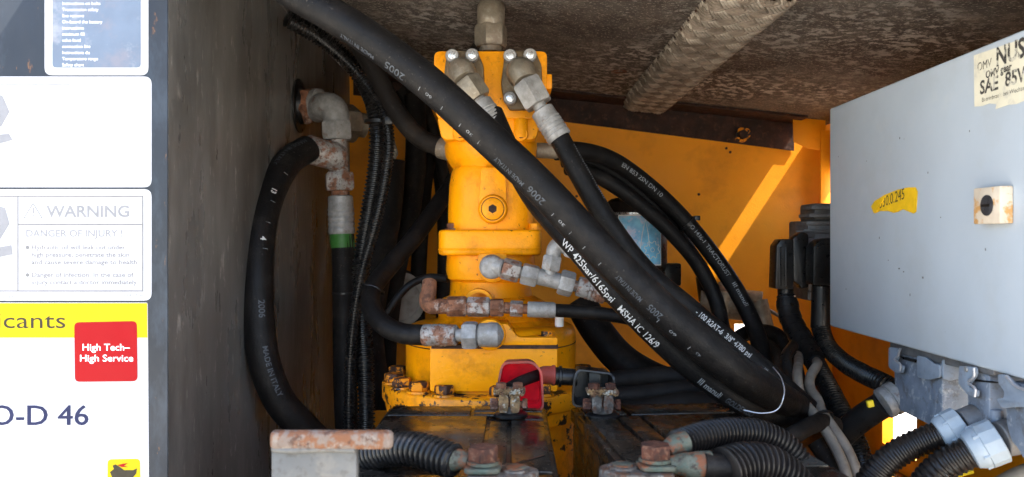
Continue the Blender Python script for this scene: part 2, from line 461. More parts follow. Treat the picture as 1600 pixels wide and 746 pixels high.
# ---- lettering
_txt = {}
def text_mesh(s, bold=0.0, shear=0.0, cuts=False):
    key = (s, bold, shear, cuts)
    if key not in _txt:
        cu = bpy.data.curves.new('lettering', 'FONT')
        cu.body = s; cu.size = 1.0; cu.offset = bold; cu.shear = shear
        cu.resolution_u = 3
        ob = bpy.data.objects.new('lettering_source', cu)
        me = bpy.data.meshes.new_from_object(ob)
        if cuts:
            bm = bmesh.new(); bm.from_mesh(me)
            for i in range(-2, 9):
                bmesh.ops.bisect_plane(bm, geom=bm.verts[:] + bm.edges[:] + bm.faces[:], plane_co=(0, i * 0.1 + .02, 0), plane_no=(0, 1, 0))
            bm.to_mesh(me); bm.free()
        vs = [v.co.copy() for v in me.vertices]
        fs = [list(p.vertices) for p in me.polygons]
        bpy.data.objects.remove(ob); bpy.data.curves.remove(cu); bpy.data.meshes.remove(me)
        _txt[key] = (vs, fs)
    return _txt[key]
def flat_text(s, o, u, v, size, width=None, bold=0.0, shear=0.0, mb=None):
    """lettering laid on a plane: o = lower left corner, u/v in-plane unit axes, size = cap height"""
    vs, fs = text_mesh(s, bold, shear)
    k = size / 0.70
    w = max(q.x for q in vs)
    kx = k if width is None else width / w
    u, v = V(u), V(v)
    return (mb or MB()).add([V(o) + u * (q.x * kx) + v * (q.y * k) for q in vs], fs)
def hose_text(s, path, s0, size, r, phi, flip=False, bold=0.0, mb=None, lift=0.0008, stretch=1.0):
    """print lettering round a hose: path = resampled centre line, s0 = metres along it, phi = angle round it away from the open front"""
    vs, fs = text_mesh(s, bold, 0.0, True)
    k = size / 0.70
    cum = [0]
    for a, b in zip(path, path[1:]): cum.append(cum[-1] + (b - a).length)
    out = []
    hgt = 0.35
    for q in vs:
        xx = (q.x * k * stretch); yy = (q.y - hgt) * k
        if flip: yy = -yy; xx = -xx
        t = min(max(s0 + xx, 0), cum[-1] - 1e-6)
        j = 0
        while j < len(cum) - 2 and cum[j + 1] < t: j += 1
        p = path[j].lerp(path[j + 1], (t - cum[j]) / (cum[j + 1] - cum[j]))
        T = (path[min(j + 2, len(path) - 1)] - path[max(j - 1, 0)]).normalized()
        N = V((0, -1, 0)) - V((0, 0, 0)); N = (N - T * N.dot(T)).normalized()
        B = N.cross(T)          # across the hose
        a = phi + yy / r
        out.append(p + (N * math.cos(a) + B * math.sin(a)) * (r + lift))
    return (mb or MB()).add(out, fs)
def tick_marks(path, ss, length, r, phi, mb=None, w=0.0011, lift=0.0008):
    mb = mb or MB()
    cum = [0]
    for a, b in zip(path, path[1:]): cum.append(cum[-1] + (b - a).length)
    for s0 in ss:
        j = 0
        while j < len(cum) - 2 and cum[j + 1] < s0: j += 1
        p = path[j].lerp(path[j + 1], (s0 - cum[j]) / (cum[j + 1] - cum[j]))
        T = (path[min(j + 2, len(path) - 1)] - path[max(j - 1, 0)]).normalized()
        N = V((0, -1, 0)); N = (N - T * N.dot(T)).normalized(); B = N.cross(T)
        vs = []; fs = []
        for i in range(5):
            a = phi + (i / 4 - .5) * length / r
            d = (N * math.cos(a) + B * math.sin(a)) * (r + lift)
            vs += [p + d - T * w / 2, p + d + T * w / 2]
        for i in range(4): fs.append([2 * i, 2 * i + 1, 2 * i + 3, 2 * i + 2])
        mb.add(vs, fs)
    return mb
def at_px(path, x, y):
    best, bs_, cum = 1e9, 0, 0
    for i, q in enumerate(path):
        if i: cum += (q - path[i - 1]).length
        d = (800 + q.x / q.y * F - x) ** 2 + (373 - (q.z - CZ) / q.y * F - y) ** 2
        if d < best: best, bs_ = d, cum
    return bs_
def span_text(s, path, p0, p1, size, r, phi, flip=False, bold=0.0):
    """print between two places along a hose"""
    a, b = at_px(path, *p0), at_px(path, *p1)
    w = max(q.x for q in text_mesh(s, bold, 0.0, True)[0]) * size / 0.70
    return hose_text(s, path, b if flip else a, size, r, phi, flip, bold, stretch=abs(b - a) / w)
def along(path, frac): return path[int(frac * (len(path) - 1))]
def length(path): return sum((b - a).length for a, b in zip(path, path[1:]))
def ring(c, ax, r, w, t, mb=None, seg=24):
    """a flat band round an axis"""
    mb = mb or MB()
    u, v, a = frame_of(ax); c = V(c)
    vs = []; fs = []
    for k in range(seg):
        q = 2 * PI * k / seg
        d = u * math.cos(q) + v * math.sin(q)
        vs += [c + d * r - a * w / 2, c + d * (r + t) - a * w / 2, c + d * (r + t) + a * w / 2, c + d * r + a * w / 2]
    for k in range(seg):
        o = 4 * k; p = 4 * ((k + 1) % seg)
        for i in range(4): fs.append([o + i, o + (i + 1) % 4, p + (i + 1) % 4, p + i])
    return mb.add(vs, fs)
XAX, YAX, ZAX = V((1, 0, 0)), V((0, 1, 0)), V((0, 0, 1))
def zc(z): return z + CZ

# ================================================================== the setting: compartment walls, roof plate, floor, ground
LX, RX, BY, FY = -0.41 * K, 0.79 * K, 2.03 * K, 0.957 * K
FLOOR = -0.60
KD = K
def ceil_z(x): return 0.371 * K - 0.105 * x + CZ
struct('ground', MB().add([(-60, -60, 0), (60, -60, 0), (60, 60, 0), (-60, 60, 0)], [[0, 1, 2, 3]]), m_ground)
def slab(x0, x1, y0, y1, t=0.005, mb=None):
    mb = mb or MB()
    vs = [(x0, y0, ceil_z(x0)), (x1, y0, ceil_z(x1)), (x1, y1, ceil_z(x1)), (x0, y1, ceil_z(x0))]
    vs += [(a, b, c + t) for a, b, c in vs]
    return mb.add(vs, [[0, 1, 2, 3], [7, 6, 5, 4], [0, 4, 5, 1], [1, 5, 6, 2], [2, 6, 7, 3], [3, 7, 4, 0]])
HX0, HX1, HY = 0.730 * K, 0.774 * K, 1.983 * K                 # open notch in the back corner that lets the sun streak in
mb = slab(LX - 0.03, RX + 0.03, FY - 0.02, HY)
slab(-0.30, RX + 0.03, 0.60, FY - 0.1005, mb=mb)  # unseen forward overhang, added to keep the sun off the foreground
slab(LX - 0.10, RX + 0.03, FY - 0.10, FY - 0.0205, mb=mb)  # more added overhang, out of view, shading the front of the left wall
slab(LX - 0.03, HX0, HY + 0.0005, BY + 0.03, mb=mb)
slab(HX1, RX + 0.03, HY + 0.0005, BY + 0.03, mb=mb)
ceiling = struct('ceiling', mb, m_ceiling)
# left wall and the front panel that carries the stickers
mb = box((LX - 0.004, FY + 0.0035, zc(-0.95)), (LX, BY, ceil_z(LX) - .001), 0)
left_wall = struct('left_wall', mb, m_leftwall)
mb = MB()
outline = [V((-1.4, FY, zc(-0.95))), V((LX, FY, zc(-0.95))), V((LX, FY, zc(0.60))), V((-1.4, FY, zc(0.60)))]
extrude(outline, YAX, 0.0033, 0.0012, mb)
front_panel = struct('front_panel', mb, m_panel)
# back wall with a low slot open to the daylight behind
def wall_with_holes(plane, us, vs_, solid, t):
    """grid of blocks; solid(i, j) says which cells are filled. plane: function (u, v, w) -> point"""
    mb = MB()
    for i in range(len(us) - 1):
        for j in range(len(vs_) - 1):
            if solid(i, j):
                c = [plane(us[i], vs_[j], 0), plane(us[i + 1], vs_[j], 0), plane(us[i + 1], vs_[j + 1], 0), plane(us[i], vs_[j + 1], 0)]
                d = [plane(us[i], vs_[j], t), plane(us[i + 1], vs_[j], t), plane(us[i + 1], vs_[j + 1], t), plane(us[i], vs_[j + 1], t)]
                fs = [[0, 1, 2, 3], [7, 6, 5, 4]]
                for e, (di, dj) in enumerate(((0, -1), (1, 0), (0, 1), (-1, 0))):
                    a, b = i + di, j + dj
                    inside = 0 <= a < len(us) - 1 and 0 <= b < len(vs_) - 1 and solid(a, b)
                    if not inside: fs.append([e, e + 4, (e + 1) % 4 + 4, (e + 1) % 4])
                mb.add(c + d, fs)
    return mb
us = [LX, 0.562 * K, 0.618 * K, RX + 0.03]
vz = [zc(-0.95), zc(-0.236 * K), zc(-0.216 * K), zc(0.54)]
mb = wall_with_holes(lambda u, v, w: V((u, BY + w, min(v, ceil_z(u) - 0.001))), us, vz, lambda i, j: not (i == 1 and j == 1), 0.004)
back_wall = struct('back_wall', mb, m_yellow_wall)
us = [0.80, 1.57 * K, 1.64 * K, 1.715 * K, 1.98 * K, BY]
vz = [zc(-0.95), zc(-0.548), zc(-0.335 * K), zc(0.06), zc(0.21), ceil_z(RX + .02) - .001]
mb = wall_with_holes(lambda u, v, w: V((RX + w, u, v)), us, vz, lambda i, j: not ((i in (1, 2) and j == 1) or (i == 3 and j == 3)), 0.03)  # upper opening behind the cabinet is added, unseen, to light the back wall
right_wall = struct('right_wall', mb, m_yellow_wall)
floor = struct('floor', box((LX, 0.66, zc(FLOOR - 0.006)), (RX, BY, zc(FLOOR)), 0), m_floor)
# post in the back right corner
solo('corner_post', box((0.757 * K, 1.972 * K, zc(FLOOR)), (0.786 * K, 1.979 * K, ceil_z(.78 * K) - .03), 0.002), m_yellow_wall,
     'narrow yellow corner post beside the grey control cabinet', 'post', (0.77 * K, 1.98 * K, zc(FLOOR)))
solo('gusset_plate', extrude([P(1239, 186, 1.975), P(1290, 184, 1.975), P(1290, 236, 1.975), P(1262, 232, 1.975), P(1240, 222, 1.975)], YAX, .004, .001), m_yellow_wall,
     'small yellow gusset plate under the roof where the sun streak starts', 'plate', P(1262, 230, 1.975))

# rust-brown beam under the roof at the back
bm_root = thing('roof_beam', 'rust brown steel beam under the roof along the yellow back wall', 'beam', (0.25, 2.52, zc(0.33)))
mb = MB()
def beam_z(x, top): return (ceil_z(x) - 0.0015) if top else ceil_z(x) - (0.062 + 0.022 * (x / K - 0.1)) * K
x0, x1 = -0.40 * K, 0.711 * K
vs = [(x0, 2.0255 * K, beam_z(x0, 0)), (x1, 2.0255 * K, beam_z(x1, 0)), (x1, 2.0255 * K, beam_z(x1, 1)), (x0, 2.0255 * K, beam_z(x0, 1))]
extrude(vs, YAX, 0.004, 0.0, mb)
part('web', mb, m_beam, bm_root)
mb = MB()
vs = [(x0, 1.93 * K, ceil_z(x0) - 0.002), (x1, 1.93 * K, ceil_z(x1) - 0.002), (x1, 2.025 * K, ceil_z(x1) - 0.002), (x0, 2.025 * K, ceil_z(x0) - 0.002)]
extrude(vs, -ZAX, 0.006, 0.0, mb)
part('flange', mb, m_beam, bm_root)
bp = P(1160, 211, 2.0245)
part('washer', extrude(rounded([bp + V((a, -0.0005, b)) for a, b in ((-0.026, -0.018), (0.004, -0.026), (0.027, -0.004), (0.022, 0.02), (-0.012, 0.024))], 0.01, 3), -YAX, 0.002), m_yellow_chip, bm_root)
part('bolt', hexn(bp + V((0, -0.0026, 0)), bp + V((0, -0.016, 0)), 0.016), m_beam, bm_root)
bq = P(968, 122, 1.67)
part('hole_rim', ring(V((bq.x, bq.y, ceil_z(bq.x) - 0.001)), ZAX, 0.010, 0.002, 0.012), m_rust, ceiling)
for (qx, qy) in ((1092, 304), (901, 307), (1135, 232), (1141, 238)):
    c = P(qx, qy, BY / K)
    part('rivet', lathe([(0, .0045), (.0015, .004), (.0022, .002)], c, -YAX, 10), m_beam, back_wall)

# woven sleeve strip fixed along the roof plate
ws = thing('woven_strip', 'grey-brown woven strip running back along the roof plate', 'strip', (0.40, 1.9, zc(0.42)))
wx0, wx1, wy0, wy1 = 0.274 * K, 0.380 * K, 1.06 * K, 1.99 * K
def strip_pt(a, y, h):
    """a: -1..1 across the strip, h: height below its surface"""
    x = (wx0 + wx1) / 2 + a * (wx1 - wx0) / 2
    bul = 0.020 * (1 - abs(a) ** 10) + 0.002
    return V((x, y, ceil_z(x) - bul - h))
mb = MB(); vs = []; fs = []; NA = 14; NY = 60
for j in range(NY + 1):
    for i in range(NA + 1):
        vs.append(strip_pt(-1 + 2 * i / NA, wy0 + (wy1 - wy0) * j / NY, 0))
    for i in range(NA + 1):
        x = wx0 + (wx1 - wx0) * i / NA
        vs.append(V((x, wy0 + (wy1 - wy0) * j / NY, ceil_z(x) - 0.0006)))
W = 2 * (NA + 1)
for j in range(NY):
    for i in range(NA):
        a = j * W + i
        fs.append([a, a + 1, a + W + 1, a + W])
    a = j * W
    fs.append([a, a + W, a + W + NA + 1, a + NA + 1]); a = j * W + NA
    fs.append([a, a + NA + 1, a + W + NA + 1, a + W])
fs.append(list(range(NA + 1)) + list(range(W - 1, NA, -1)))
o_ = NY * W
fs.append([o_ + q for q in range(NA + 1)] + [o_ + q for q in range(W - 1, NA, -1)])
part('core', mb.add(vs, fs), m_beam, ws)
mb = MB()
pitch = 0.066; nw = 5; slope = 0.110
for sgn in (1, -1):
    mb = MB()
    k = -4
    while wy0 + k * pitch < wy1 + 0.08:
        for w in range(nw):
            y0 = wy0 + k * pitch + (w + .6) * pitch / (nw + .4) + random.uniform(-.0006, .0006)
            path = []
            for i in range(41):
                a = -1 + 2 * i / 40
                y = y0 + sgn * a * slope
                if y < wy0 or y > wy1: continue
                kp = math.floor((y - a * slope - wy0) / pitch); km = math.floor((y + a * slope - wy0) / pitch)
                over = (kp + km) % 2 == (0 if sgn > 0 else 1)
                path.append(strip_pt(a * 0.985, y, .0066 if over else -.0060))
            if len(path) > 1: sweep(mb, path, 0.0042, 6)
        k += 1
    wv = part('braid', mb, m_weave if sgn > 0 else m_weave_shade, ws)
    wv['kind'] = 'stuff'

# ================================================================== stickers on the front panel
def SP(x, y, off=0.0): return P(x, y, (FY - off) / KD)
PXM = FY / F
def sheet(pts, off, t=0.0005, r=0, mb=None):
    q = [SP(a, b, off) for a, b in pts]
    if r: q = rounded(q, r * PXM, 5)
    return extrude(q, -YAX, t, 0.0, mb)
def line_box(x0, y0, x1, y1, off, mb=None):
    return sheet([(x0, y0), (x1, y0), (x1, y1), (x0, y1)], off, 0.0002, 0, mb)
def words(s, x, y, h, off, w=None, bold=0.0, mb=None, shear=0.0):
    return flat_text(s, SP(x, y, off), XAX, ZAX, h * PXM, None if w is None else w * PXM, bold, shear, mb)
s1 = thing('sticker', 'pale blue picture sticker with white border at the top of the panel', 'sticker', SP(150, 118))
part('backing', sheet([(70, -120), (232, -120), (232, 118), (70, 118)], 0.0, 0.0005, 12), m_sign_white, s1)
part('picture', sheet([(82, -110), (220, -110), (220, 106), (82, 106)], 0.0006, 0.0002, 6), m_sign_blue, s1)
mb = MB()
for i, s in enumerate(('Instructions on bolts', 'Transmission safety', 'line remove', 'On-board the battery', 'instructions', 'minimum fill', 'valve level', 'connection line', 'Instructions du', 'Temperature range', 'Safety chart')):
    part('lettering', words(s, 97, 8 + i * 9.6, 5, 0.001), m_white, s1, smooth=0)
s2 = thing('sticker', 'large blank white sticker above the warning sticker', 'sticker', SP(150, 292))
part('backing', sheet([(-200, 120), (237, 120), (237, 293), (-200, 293)], 0.0, 0.0005, 12), m_sign_white, s2)
part('picture', sheet([(-30, 140), (4, 150), (15, 175), (2, 198), (-30, 205)], 0.0006, 0.0002), m_sign_shape, s2)
part('picture', sheet([(-30, 214), (14, 209), (20, 219), (10, 222), (-30, 232)], 0.0006, 0.0002), m_sign_shape, s2)
for q in ((-40, 132, 110, 133), (196, 132.5, 222, 133.5), (-40, 278, 25, 279)):
    part('rule', line_box(*q, 0.0006), m_sign_pale, s2, smooth=0)
s3 = thing('sticker', 'white warning sticker about danger of injury', 'sticker', SP(150, 470))
part('backing', sheet([(-200, 296), (237, 296), (237, 470), (-200, 470)], 0.0, 0.0005, 12), m_sign_white, s3)
for q in ((-60, 306, 224, 308), (-60, 454, 224, 456), (222, 308, 224, 454), (27, 308, 29, 454), (29, 350, 222, 352)): part('rule', line_box(*q, 0.0006), m_sign_grey, s3, smooth=0)
mb = words('WARNING', 73, 339, 17.5, 0.0006, 129, 0.025)
part('lettering', words('DANGER OF INJURY !', 40, 370, 10.5, 0.0006, 151, 0.02), m_sign_pale, s3, smooth=0)
part('lettering', mb, m_sign_pale, s3, 'faded grey WARNING heading', smooth=0)
for q in (('Hydraulic oil will leak out under', 49, 390, 147), ('high pressure, penetrate the skin', 49, 401.6, 153), ('and cause severe damage to health', 49, 413.2, 165),
          ('Danger of infection. In the case of', 49, 433, 160), ('injury contact a doctor immediately', 49, 444.6, 165)):
    part('lettering', words(q[0], q[1], q[2], 6.8, 0.0006, q[3], 0.022), m_sign_grey, s3, smooth=0)
part('lettering', words('GmbH', 0, 466, 4.5, 0.0006, 24), m_sign_grey, s3, smooth=0)
part('lettering', words('115427-en', 188, 464, 4.5, 0.0006, 38), m_sign_grey, s3, smooth=0)
for y in (387, 430):
    part('bullet', lathe([(0, 3 * PXM), (0.0002, 3 * PXM)], SP(43, y, 0.0006), -YAX, 12), m_sign_grey, s3)
mb = MB()
a, b, c = SP(38, 341), SP(66, 341), SP(52, 318)
for p_, q_ in ((a, b), (b, c), (c, a)): sweep(mb, [p_ + V((0, -.0006, 0)), q_ + V((0, -.0006, 0))], 0.0006, 4)
line_box(51, 325, 53, 334, 0.0006, mb); line_box(51, 336, 53, 338, 0.0006, mb)
part('warning_triangle', mb, m_sign_pale, s3, smooth=0)
part('picture', sheet([(-30, 300 + 15), (8, 325), (15, 350), (0, 375), (-30, 380)], 0.0006, 0.0002), m_sign_shape, s3)
part('picture', sheet([(-30, 392), (18, 383), (20, 398), (-30, 408)], 0.0006, 0.0002), m_sign_shape, s3)
s4 = thing('sticker', 'yellow and white lubricants sticker with red square at the bottom of the panel', 'sticker', SP(150, 746))
part('backing', sheet([(-200, 473), (231, 473), (234, 900), (-200, 900)], 0.0, 0.0005, 3), m_sign_white, s4)
part('header', sheet([(-199, 474), (230, 474), (230.5, 528), (-199, 528)], 0.0006, 0.0002), m_sign_yellow, s4)
part('lettering', words('Lubricants', -98, 513, 25, 0.0009, 200), m_sign_dark, s4, 'dark thin letters on the yellow header', smooth=0)
rs = part('red_square', sheet([(116, 504), (214, 502), (215, 596), (117, 597)], 0.0009, 0.0002, 8), m_sign_red, s4)
for q in (('High Tech–', 128, 548, 10.5, 0.0012, 75, 0.008), ('High Service', 124, 565, 10.5, 0.0012, 84, 0.008)):
    part('lettering', words(*q), m_white, rs, smooth=0)
mb = words('O-D 46', -18, 664, 31, 0.0006, 155, 0.0); words('O-D 46', -16.6, 664, 31, 0.0007, 155, 0.0, mb); words('O-D 46', -17.3, 664.6, 31, 0.0008, 155, 0.0, mb)
part('lettering', mb, m_sign_navy, s4, 'navy blue grade lettering', smooth=0)
lg = part('emblem', sheet([(168, 718), (219, 717), (220, 790), (168, 790)], 0.0006, 0.0002, 7), m_sign_yellow, s4, 'yellow emblem with a black animal')
sil = [(176, 748), (172, 738), (178, 733), (176, 728), (180, 726), (186, 729), (194, 735), (208, 735), (214, 732), (213, 740), (208, 746), (209, 770), (203, 770), (201, 752), (196, 752), (196, 770), (190, 770), (189, 752), (184, 752), (183, 770), (178, 770), (178, 750)]
part('figure', sheet(sil, 0.0009, 0.0002), m_sign_dark, lg)
part('flame', sheet([(184, 727), (192, 725), (200, 724), (194, 728), (200, 730), (190, 730)], 0.0009, 0.0002), m_sign_red, lg)

# ================================================================== hydraulic pump
KD = 1.0
PX, PY = -0.042, 1.60
pump = thing('hydraulic_pump', 'yellow painted hydraulic pump standing upright behind the two batteries', 'pump', (PX, PY, zc(FLOOR)))
def pl(prof, seg=48):      # lathe about the pump axis; prof: (z, radius, exponent)
    return lathe(prof, (PX, PY, CZ), ZAX, seg, phase=PI / seg)
def rim(z0, z1, r, e=2.0, b=0.006):
    return [(z0, r - b, e), (z0 + b * .4, r - b * .3, e), (z0 + b, r, e), (z1 - b, r, e), (z1 - b * .4, r - b * .3, e), (z1, r - b, e)]
hd = part('head_block', extrude(rounded([P(678, 80, 1.5), P(855, 80, 1.5), P(855, 166, 1.5), P(846, 180, 1.5), P(846, 186, 1.5), P(683, 186, 1.5), P(678, 166, 1.5)], 0.012, 4), YAX, 0.20, 0.004), m_yellow, pump)
part('lower_block', extrude(rounded([P(682, 181, 1.506), P(846, 181, 1.506), P(838, 219, 1.506), P(690, 219, 1.506)], 0.012, 4), YAX, 0.19, 0.005), m_yellow, pump)
part('side_lip', box(P(853, 116, 1.505), P(859, 153, 1.60), 0.002), m_yellow, pump)
for sx in (719, 814):
    part('screw_boss', lathe([(0, .015), (.033, .015), (.036, .0135)], P(sx, 216, 1.512), ZAX, 20), m_yellow, pump)
    sck = part('screw', lathe([(0, .0125), (.002, .0135), (.010, .0135), (.012, .012)], P(sx, 211, 1.512), V((0, -1, -.0)), 20), m_yellow, pump)
    part('socket', hexn(P(sx, 211, 1.4995), P(sx, 211, 1.4988), .0068, phase=0.3), m_beam, sck)
part('neck', pl([(0.192, .088, 2.6), (0.180, .092, 2.4), (0.162, .090), (0.147, .082), (0.136, .074), (0.12, .070)]), m_yellow, pump)
part('upper_body', pl([(0.138, .074, 2.6), (0.128, .078, 2.8), (0.105, .0815, 3.0), (0.05, .084, 3.0), (0.015, .0845, 3.0)]), m_yellow, pump)
fr = 1.5155
part('rib', extrude(rounded([P(752, 262, fr), P(790, 262, fr), P(792, 320, fr), P(790, 336, fr), P(780, 347, fr), P(760, 347, fr), P(750, 336, fr), P(748, 320, fr)], 0.006, 3), -YAX, 0.006, 0.0025), m_yellow, pump)
bs_ = P(770, 327, fr - 0.005)
part('plug_boss', lathe([(0, .028), (.006, .027), (.009, .024)], bs_, -YAX, 30), m_yellow, pump)
pg = part('plug', lathe([(0, .0205), (.0035, .0205), (.005, .0185)], bs_ + V((0, -.0085, 0)), -YAX, 28), m_yellow, pump)
part('socket', hexn(bs_ + V((0, -.0138, 0)), bs_ + V((0, -.0143, 0)), .0085, phase=.5), m_beam, pg)
part('plug_seam', ring(bs_ + V((0, -.0088, 0)), YAX, .0205, .0012, .0014, seg=28), m_beam, pg)
part('middle_flange', pl(rim(-0.032, 0.0165, .0985, 8.0, .005), 64), m_yellow, pump)
part('flange_seam', pl([(-0.0225, .0987, 8.0), (-0.0205, .0998, 8.0), (-0.0185, .0987, 8.0)], 64), m_yellow, pump)
for (bx, by, mm) in ((707, 356, m_rust), (834, 354, m_yellow)):
    c = P(bx, by, 1.545); c.z = zc(0.0165)
    b_ = part('flange_bolt', lathe([(0, .015), (.003, .015), (.0031, .011), (.012, .011), (.013, .009)], c, ZAX, 6), mm, pump)
part('lower_body', pl([(-0.0315, .086, 3.2), (-0.06, .088, 3.0), (-0.078, .086, 2.6), (-0.084, .078), (-0.115, .082)]), m_yellow, pump)
pdc = P(770, 417, 1.508)
part('port_pad', extrude(rounded([P(747, 396, 1.515), P(793, 396, 1.515), P(793, 424, 1.515), P(784, 438, 1.515), P(770, 442, 1.515), P(756, 438, 1.515), P(747, 424, 1.515)], 0.008, 3), -YAX, 0.016, 0.003), m_yellow, pump)
part('shoulder', pl([(-0.112, .080), (-0.118, .094), (-0.124, .106), (-0.130, .110), (-0.142, .110), (-0.150, .104), (-0.158, .104), (-0.172, .125)]), m_yellow, pump)
part('port_ring', ring(P(748, 474, 1.488), YAX, .021, .03, .006, seg=26), m_yellow, pump)
part('drum', pl([(-0.166, .10), (-0.167, .150), (-0.171, .160), (-0.178, .166), (-0.19, .168), (-0.283, .168)], 56), m_yellow, pump)
part('drum_seam', pl([(-0.2035, .1682), (-0.2025, .1690), (-0.2015, .1682)], 56), m_beam, pump)
part('front_plate', extrude(rounded([P(672, 541, 1.425), P(871, 541, 1.425), P(871, 612, 1.425), P(672, 612, 1.425)], 0.004, 3), YAX, 0.07, 0.016, seg=4), m_yellow, pump)
part('front_gasket', box(P(674, 539.75, 1.4215), P(870, 540.85, 1.46), 0), m_beam, pump)
part('front_shelf', extrude(rounded([P(745, 520, 1.422), P(757, 507, 1.422), P(793, 507, 1.422), P(806, 524, 1.422), P(812, 528, 1.422), P(871, 528, 1.422), P(871, 539.6, 1.422), P(745, 539.6, 1.422)], 0.003, 3), YAX, 0.08, 0.004), m_yellow, pump)
part('port_boss', lathe([(0, .028), (.008, .027), (.010, .024)], P(766, 523, 1.4215), -YAX, 26), m_yellow, pump)
part('base_flange', pl([(-0.335, .205)] + rim(-0.312, -0.278, .214, 2.0, .005), 72), m_yellow_chip, pump)
part('base_column', pl([(FLOOR + .001, .19), (-0.32, .19)], 56), m_yellow_chip, pump)
# hex bolts round the base flange
for ang, rust in ((196, 1), (212, 1), (229, 1), (246, 1), (276, 1), (300, 0), (-22, 1), (-8, 1), (14, 1), (170, 1)):
    a = R(ang); c = V((PX + .193 * math.cos(a), PY + .193 * math.sin(a), zc(-0.2782)))
    b_ = part('flange_bolt', lathe([(0, .023), (.0035, .022)], c, ZAX, 22), m_yellow_chip, pump)
    part('bolt_head', hexn(c + V((0, 0, .003)), c + V((0, 0, .019)), .0185), m_boltpaint, b_)
part('white_plug', cyl(P(874, 511, 1.5), P(874, 494, 1.5), px(7, 1.5), ch=.0015), m_white, pump)
part('yellow_plug', lathe([(0, .016), (.004, .016), (.0041, .011), (.012, .011)], P(855, 528, 1.45), ZAX, 8), m_yellow_chip, pump)
# two port flanges on the head
def port_flange(cx, cy):
    q = [(-29, 4), (-24, -38), (-16, -47), (24, -47), (34, -24), (35, 8), (24, 44), (-16, 45), (-26, 24)]
    f_ = part('port_flange', extrude(rounded([P(cx + a, cy + b, 1.4995) for a, b in q], .006, 3), -YAX, .014, .003), m_flange, pump)
    for a, b in ((-15, -40), (16, -41), (-15, 26), (20, 30)):
        c = P(cx + a, cy + b, 1.4855)
        part('cap_screw', lathe([(0, .0125), (.010, .0125), (.012, .011)], c, -YAX, 22), m_zinc, f_)
        part('socket', hexn(c + V((0, -.0118, 0)), c + V((0, -.0124, 0)), .0075, phase=random.random()), m_bolt, f_)
    return f_
port_flange(812, 129)
port_flange(722, 129)

# ================================================================== hoses and their fittings
def hose(name, label, cat, pts, r, mat, origin=None, corr=False, pitch=.006, group=None, seg=18, depth=.14):
    t = thing(name, label, cat, origin if origin is not None else pts[0], group)
    mb = corrugated(pts, r, pitch, depth, seg) if corr else tube(pts, r, max(seg, 26), .006)
    part('tube', mb, mat, t)
    return t, smooth_path(pts, .004)
def elbow(pts, r, seg=20):
    mb = tube(pts, r, seg, .003)
    lathe([(-r * .0, r), (r * .55, r * .8), (r * .8, r * .4)], pts[-1], V(pts[-1]) - V(pts[-2]), seg, mb=mb)
    return mb

# hose from the right port flange, running down behind the big hose
pts = PS((872, 212, 1.42), (905, 272, 1.40), (945, 340, 1.39), (1005, 420, 1.38), (1080, 485, 1.36), (1160, 551, 1.34), (1222, 604, 1.33), (1275, 650, 1.34))
h, path = hose('hydraulic_hose', 'black rubber hose from the right port flange of the pump head', 'hose', pts, px(16.5, 1.40), m_rubber)
part('elbow', tube([P(812, 118, 1.487), P(812, 112, 1.465), P(815, 112, 1.444), P(822, 128, 1.434)], [.024, .0245, .025, .022], 22, .003), m_zinc_warm, h)
part('nut', hexn(P(822, 128, 1.434), P(842, 164, 1.428), px(25, 1.43)), m_zinc, h)
part('neck', cyl(P(840, 160, 1.428), P(850, 178, 1.425), px(11, 1.43)), m_zinc, h)
part('ferrule', ferrule(P(846, 172, 1.427), P(875, 217, 1.42), px(20, 1.42), grooves=4), m_zinc, h)
rr = px(16.5, 1.40); Lh = length(path)
part('lettering', span_text('- 100 R2AT-6  3/8" 4780 psi', path, (1085, 490), (1170, 556), .0092, rr, .18, False, .012), m_hprint, h, smooth=0)
part('lettering', span_text('III manuli', path, (1190, 572), (1218, 597), .0085, rr, 0, False, .02), m_hprint_worn, h, smooth=0)
mb = MB()
for i in range(26):
    s = Lh * (.05 + i * .0065)
    tick_marks(path, [s], .003, rr, .98 + random.uniform(-.05, .05), mb, w=.002)
o_ = part('scuff', mb, m_hprint_worn, h, smooth=0); o_['kind'] = 'stuff'

# hose from the left port flange passing behind the big hose and showing its white print lower down
pts = PS((768, 178, 1.43), (792, 232, 1.40), (835, 308, 1.36), (868, 348, 1.31), (908, 392, 1.26), (968, 463, 1.235), (1036, 532, 1.225), (1096, 584, 1.22), (1162, 628, 1.225), (1225, 650, 1.29), (1270, 660, 1.42))
h, path = hose('hydraulic_hose', 'black hose with bold white print along the lower side of the thickest hose', 'hose', pts, px(21, 1.26), m_rubber)
part('elbow', tube([P(722, 118, 1.487), P(720, 112, 1.465), P(722, 113, 1.447), P(728, 126, 1.437)], [.024, .0245, .025, .022], 22, .003), m_zinc_warm, h)
part('nut', hexn(P(728, 126, 1.437), P(748, 156, 1.432), px(23, 1.43)), m_zinc_warm, h)
part('neck', cyl(P(746, 152, 1.432), P(756, 168, 1.43), px(11, 1.43)), m_zinc, h)
part('ferrule', ferrule(P(752, 160, 1.431), P(775, 196, 1.42), px(18, 1.43)), m_zinc, h)
rr = px(21, 1.26); Lh = length(path)
part('lettering', span_text('WP 425bar/6165psi', path, (890, 380), (964, 466), .0120, rr, -.62, False, .008), m_hprint, h, 'bold white pressure rating print', smooth=0)
part('lettering', span_text('MSHA IC 126/9', path, (973, 475), (1032, 535), .0120, rr, -.62, False, .008), m_hprint, h, smooth=0)
part('lettering', span_text('III manuli', path, (1087, 592), (1122, 615), .0105, rr, -.5, False, .02), m_hprint_worn, h, smooth=0)
part('lettering', span_text('GOLDENISO', path, (1128, 620), (1165, 640), .0095, rr, -.5, False, .02), m_hprint_dim, h, smooth=0)

